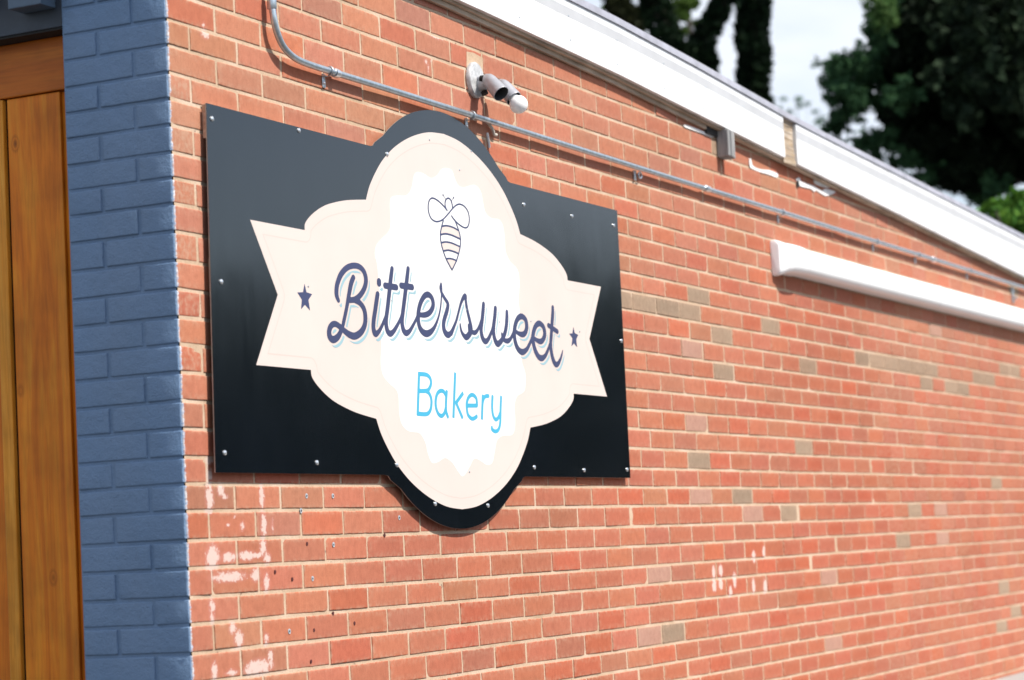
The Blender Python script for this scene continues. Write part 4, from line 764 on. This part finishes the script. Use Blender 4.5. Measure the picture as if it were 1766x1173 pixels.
# the big dark tree on the right
bt = 28
def big_tree():
    base = px(1900, 300, bt+2); base = Vector((base.x, base.y, GZ)); T_ = thing('large_dark_tree', 'large dense dark evergreen tree filling the upper right', 'tree', base)
    s = bt/4131.9
    core = [(1640, 60, 105, 95), (1700, 150, 120, 100), (1760, 60, 150, 120), (1600, 120, 80, 70), (1650, 200, 95, 65), (1740, 240, 100, 80), (1860, 150, 150, 130), (1880, -60, 170, 120), (1700, -60, 150, 90), (1560, 60, 60, 60), (1590, 190, 60, 55), (1620, 255, 60, 35), (1690, 285, 55, 45), (1560, 130, 48, 50), (1975, 60, 140, 130), (1800, 285, 50, 34), (1540, 190, 30, 30), (1695, 335, 22, 20), (1650, 305, 30, 25), (1560, 235, 40, 30), (1630, 285, 30, 25), (1720, 310, 30, 28), (1590, 10, 60, 50)]
    P = []
    for x, y, rx, ry in core:
        n = int(rx*ry*1.3); P.append(blob(px(x, y, bt+rng.uniform(-.8, 1.2)), [rx*s, rx*s*1.3, ry*s], n))
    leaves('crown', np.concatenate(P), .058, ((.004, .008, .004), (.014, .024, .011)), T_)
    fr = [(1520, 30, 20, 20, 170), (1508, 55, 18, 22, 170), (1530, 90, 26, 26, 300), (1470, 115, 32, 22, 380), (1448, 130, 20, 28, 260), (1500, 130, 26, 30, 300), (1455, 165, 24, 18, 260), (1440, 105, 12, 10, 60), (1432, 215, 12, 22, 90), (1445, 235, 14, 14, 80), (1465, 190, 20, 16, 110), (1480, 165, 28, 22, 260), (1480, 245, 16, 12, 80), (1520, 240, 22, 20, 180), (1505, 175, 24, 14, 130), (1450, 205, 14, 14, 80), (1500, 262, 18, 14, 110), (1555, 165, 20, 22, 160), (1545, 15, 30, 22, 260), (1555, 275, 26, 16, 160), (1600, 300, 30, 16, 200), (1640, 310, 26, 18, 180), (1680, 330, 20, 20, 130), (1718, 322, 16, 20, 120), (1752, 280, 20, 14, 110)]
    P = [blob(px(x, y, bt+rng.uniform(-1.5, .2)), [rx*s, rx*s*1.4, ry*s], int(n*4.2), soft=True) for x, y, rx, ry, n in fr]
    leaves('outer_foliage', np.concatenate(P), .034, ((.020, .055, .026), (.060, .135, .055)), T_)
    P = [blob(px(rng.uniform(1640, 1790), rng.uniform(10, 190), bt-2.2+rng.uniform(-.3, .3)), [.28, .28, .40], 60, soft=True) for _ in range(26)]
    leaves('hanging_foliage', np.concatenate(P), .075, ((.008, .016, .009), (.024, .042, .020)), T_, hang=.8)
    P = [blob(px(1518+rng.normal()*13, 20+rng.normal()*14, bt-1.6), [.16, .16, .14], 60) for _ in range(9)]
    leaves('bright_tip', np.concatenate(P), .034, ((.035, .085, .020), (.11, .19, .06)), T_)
    mb = MB(); c = px(1880, 100, bt+1.5); mb.tube([base, base+(c-base)*.5+Vector((.2, 0, 0)), c], [.45, .36, .2], 14)
    for x, y in ((1560, 130), (1640, 220), (1700, 60), (1600, 20), (1700, 300), (1980, 60), (1480, 140)):
        e = px(x, y, bt+.3); m_ = base+(c-base)*.72; mb.tube([m_, (m_+e)/2+Vector((0, 0, .25)), e], [.14, .09, .02], 9)
    mb.build('trunk', M_bark, T_, True)
big_tree()
shrub('lime_green_shrub', 'bright lime green bush peeking over the far end of the roof', 'bush', [(1745, 372, 32, 20, 0, 700), (1718, 366, 14, 12, 0, 130), (1775, 360, 30, 26, 0, 600), (1715, 352, 8, 8, -.3, 50), (1740, 350, 12, 8, 0, 80), (1765, 395, 40, 20, 0, 600), (1800, 380, 40, 40, 0, 500), (1755, 345, 10, 8, 0, 40)], 22, .05, ((.06, .17, .03), (.20, .36, .05)))

# trees across the lot that the glossy sign reflects
def hedge():
    T_ = thing('tree_line', 'long line of dark trees across the parking lot, behind the camera', 'trees', (34, 18, GZ), kind='stuff')
    P = []
    for i in range(72):
        y = -30+i*2.2; hgt = (6.2 if y < 40 else 6.4+(y-40)*.16)+.8*math.sin(i*.7)+rng.normal()*.5; P.append(blob((34+rng.normal()*1.5, y, GZ+hgt*.5), [2.1, 2.3, hgt*.56], 640))
    leaves('crown', np.concatenate(P), .34, ((.012, .022, .010), (.03, .05, .02)), T_)
    mb = MB()
    for i in range(24): y = -28+i*6.2; mb.tube([(34, y, GZ), (34.1, y+.1, GZ+3.2)], [.22, .12], 8)
    mb.build('trunk', M_bark, T_, True)
hedge()
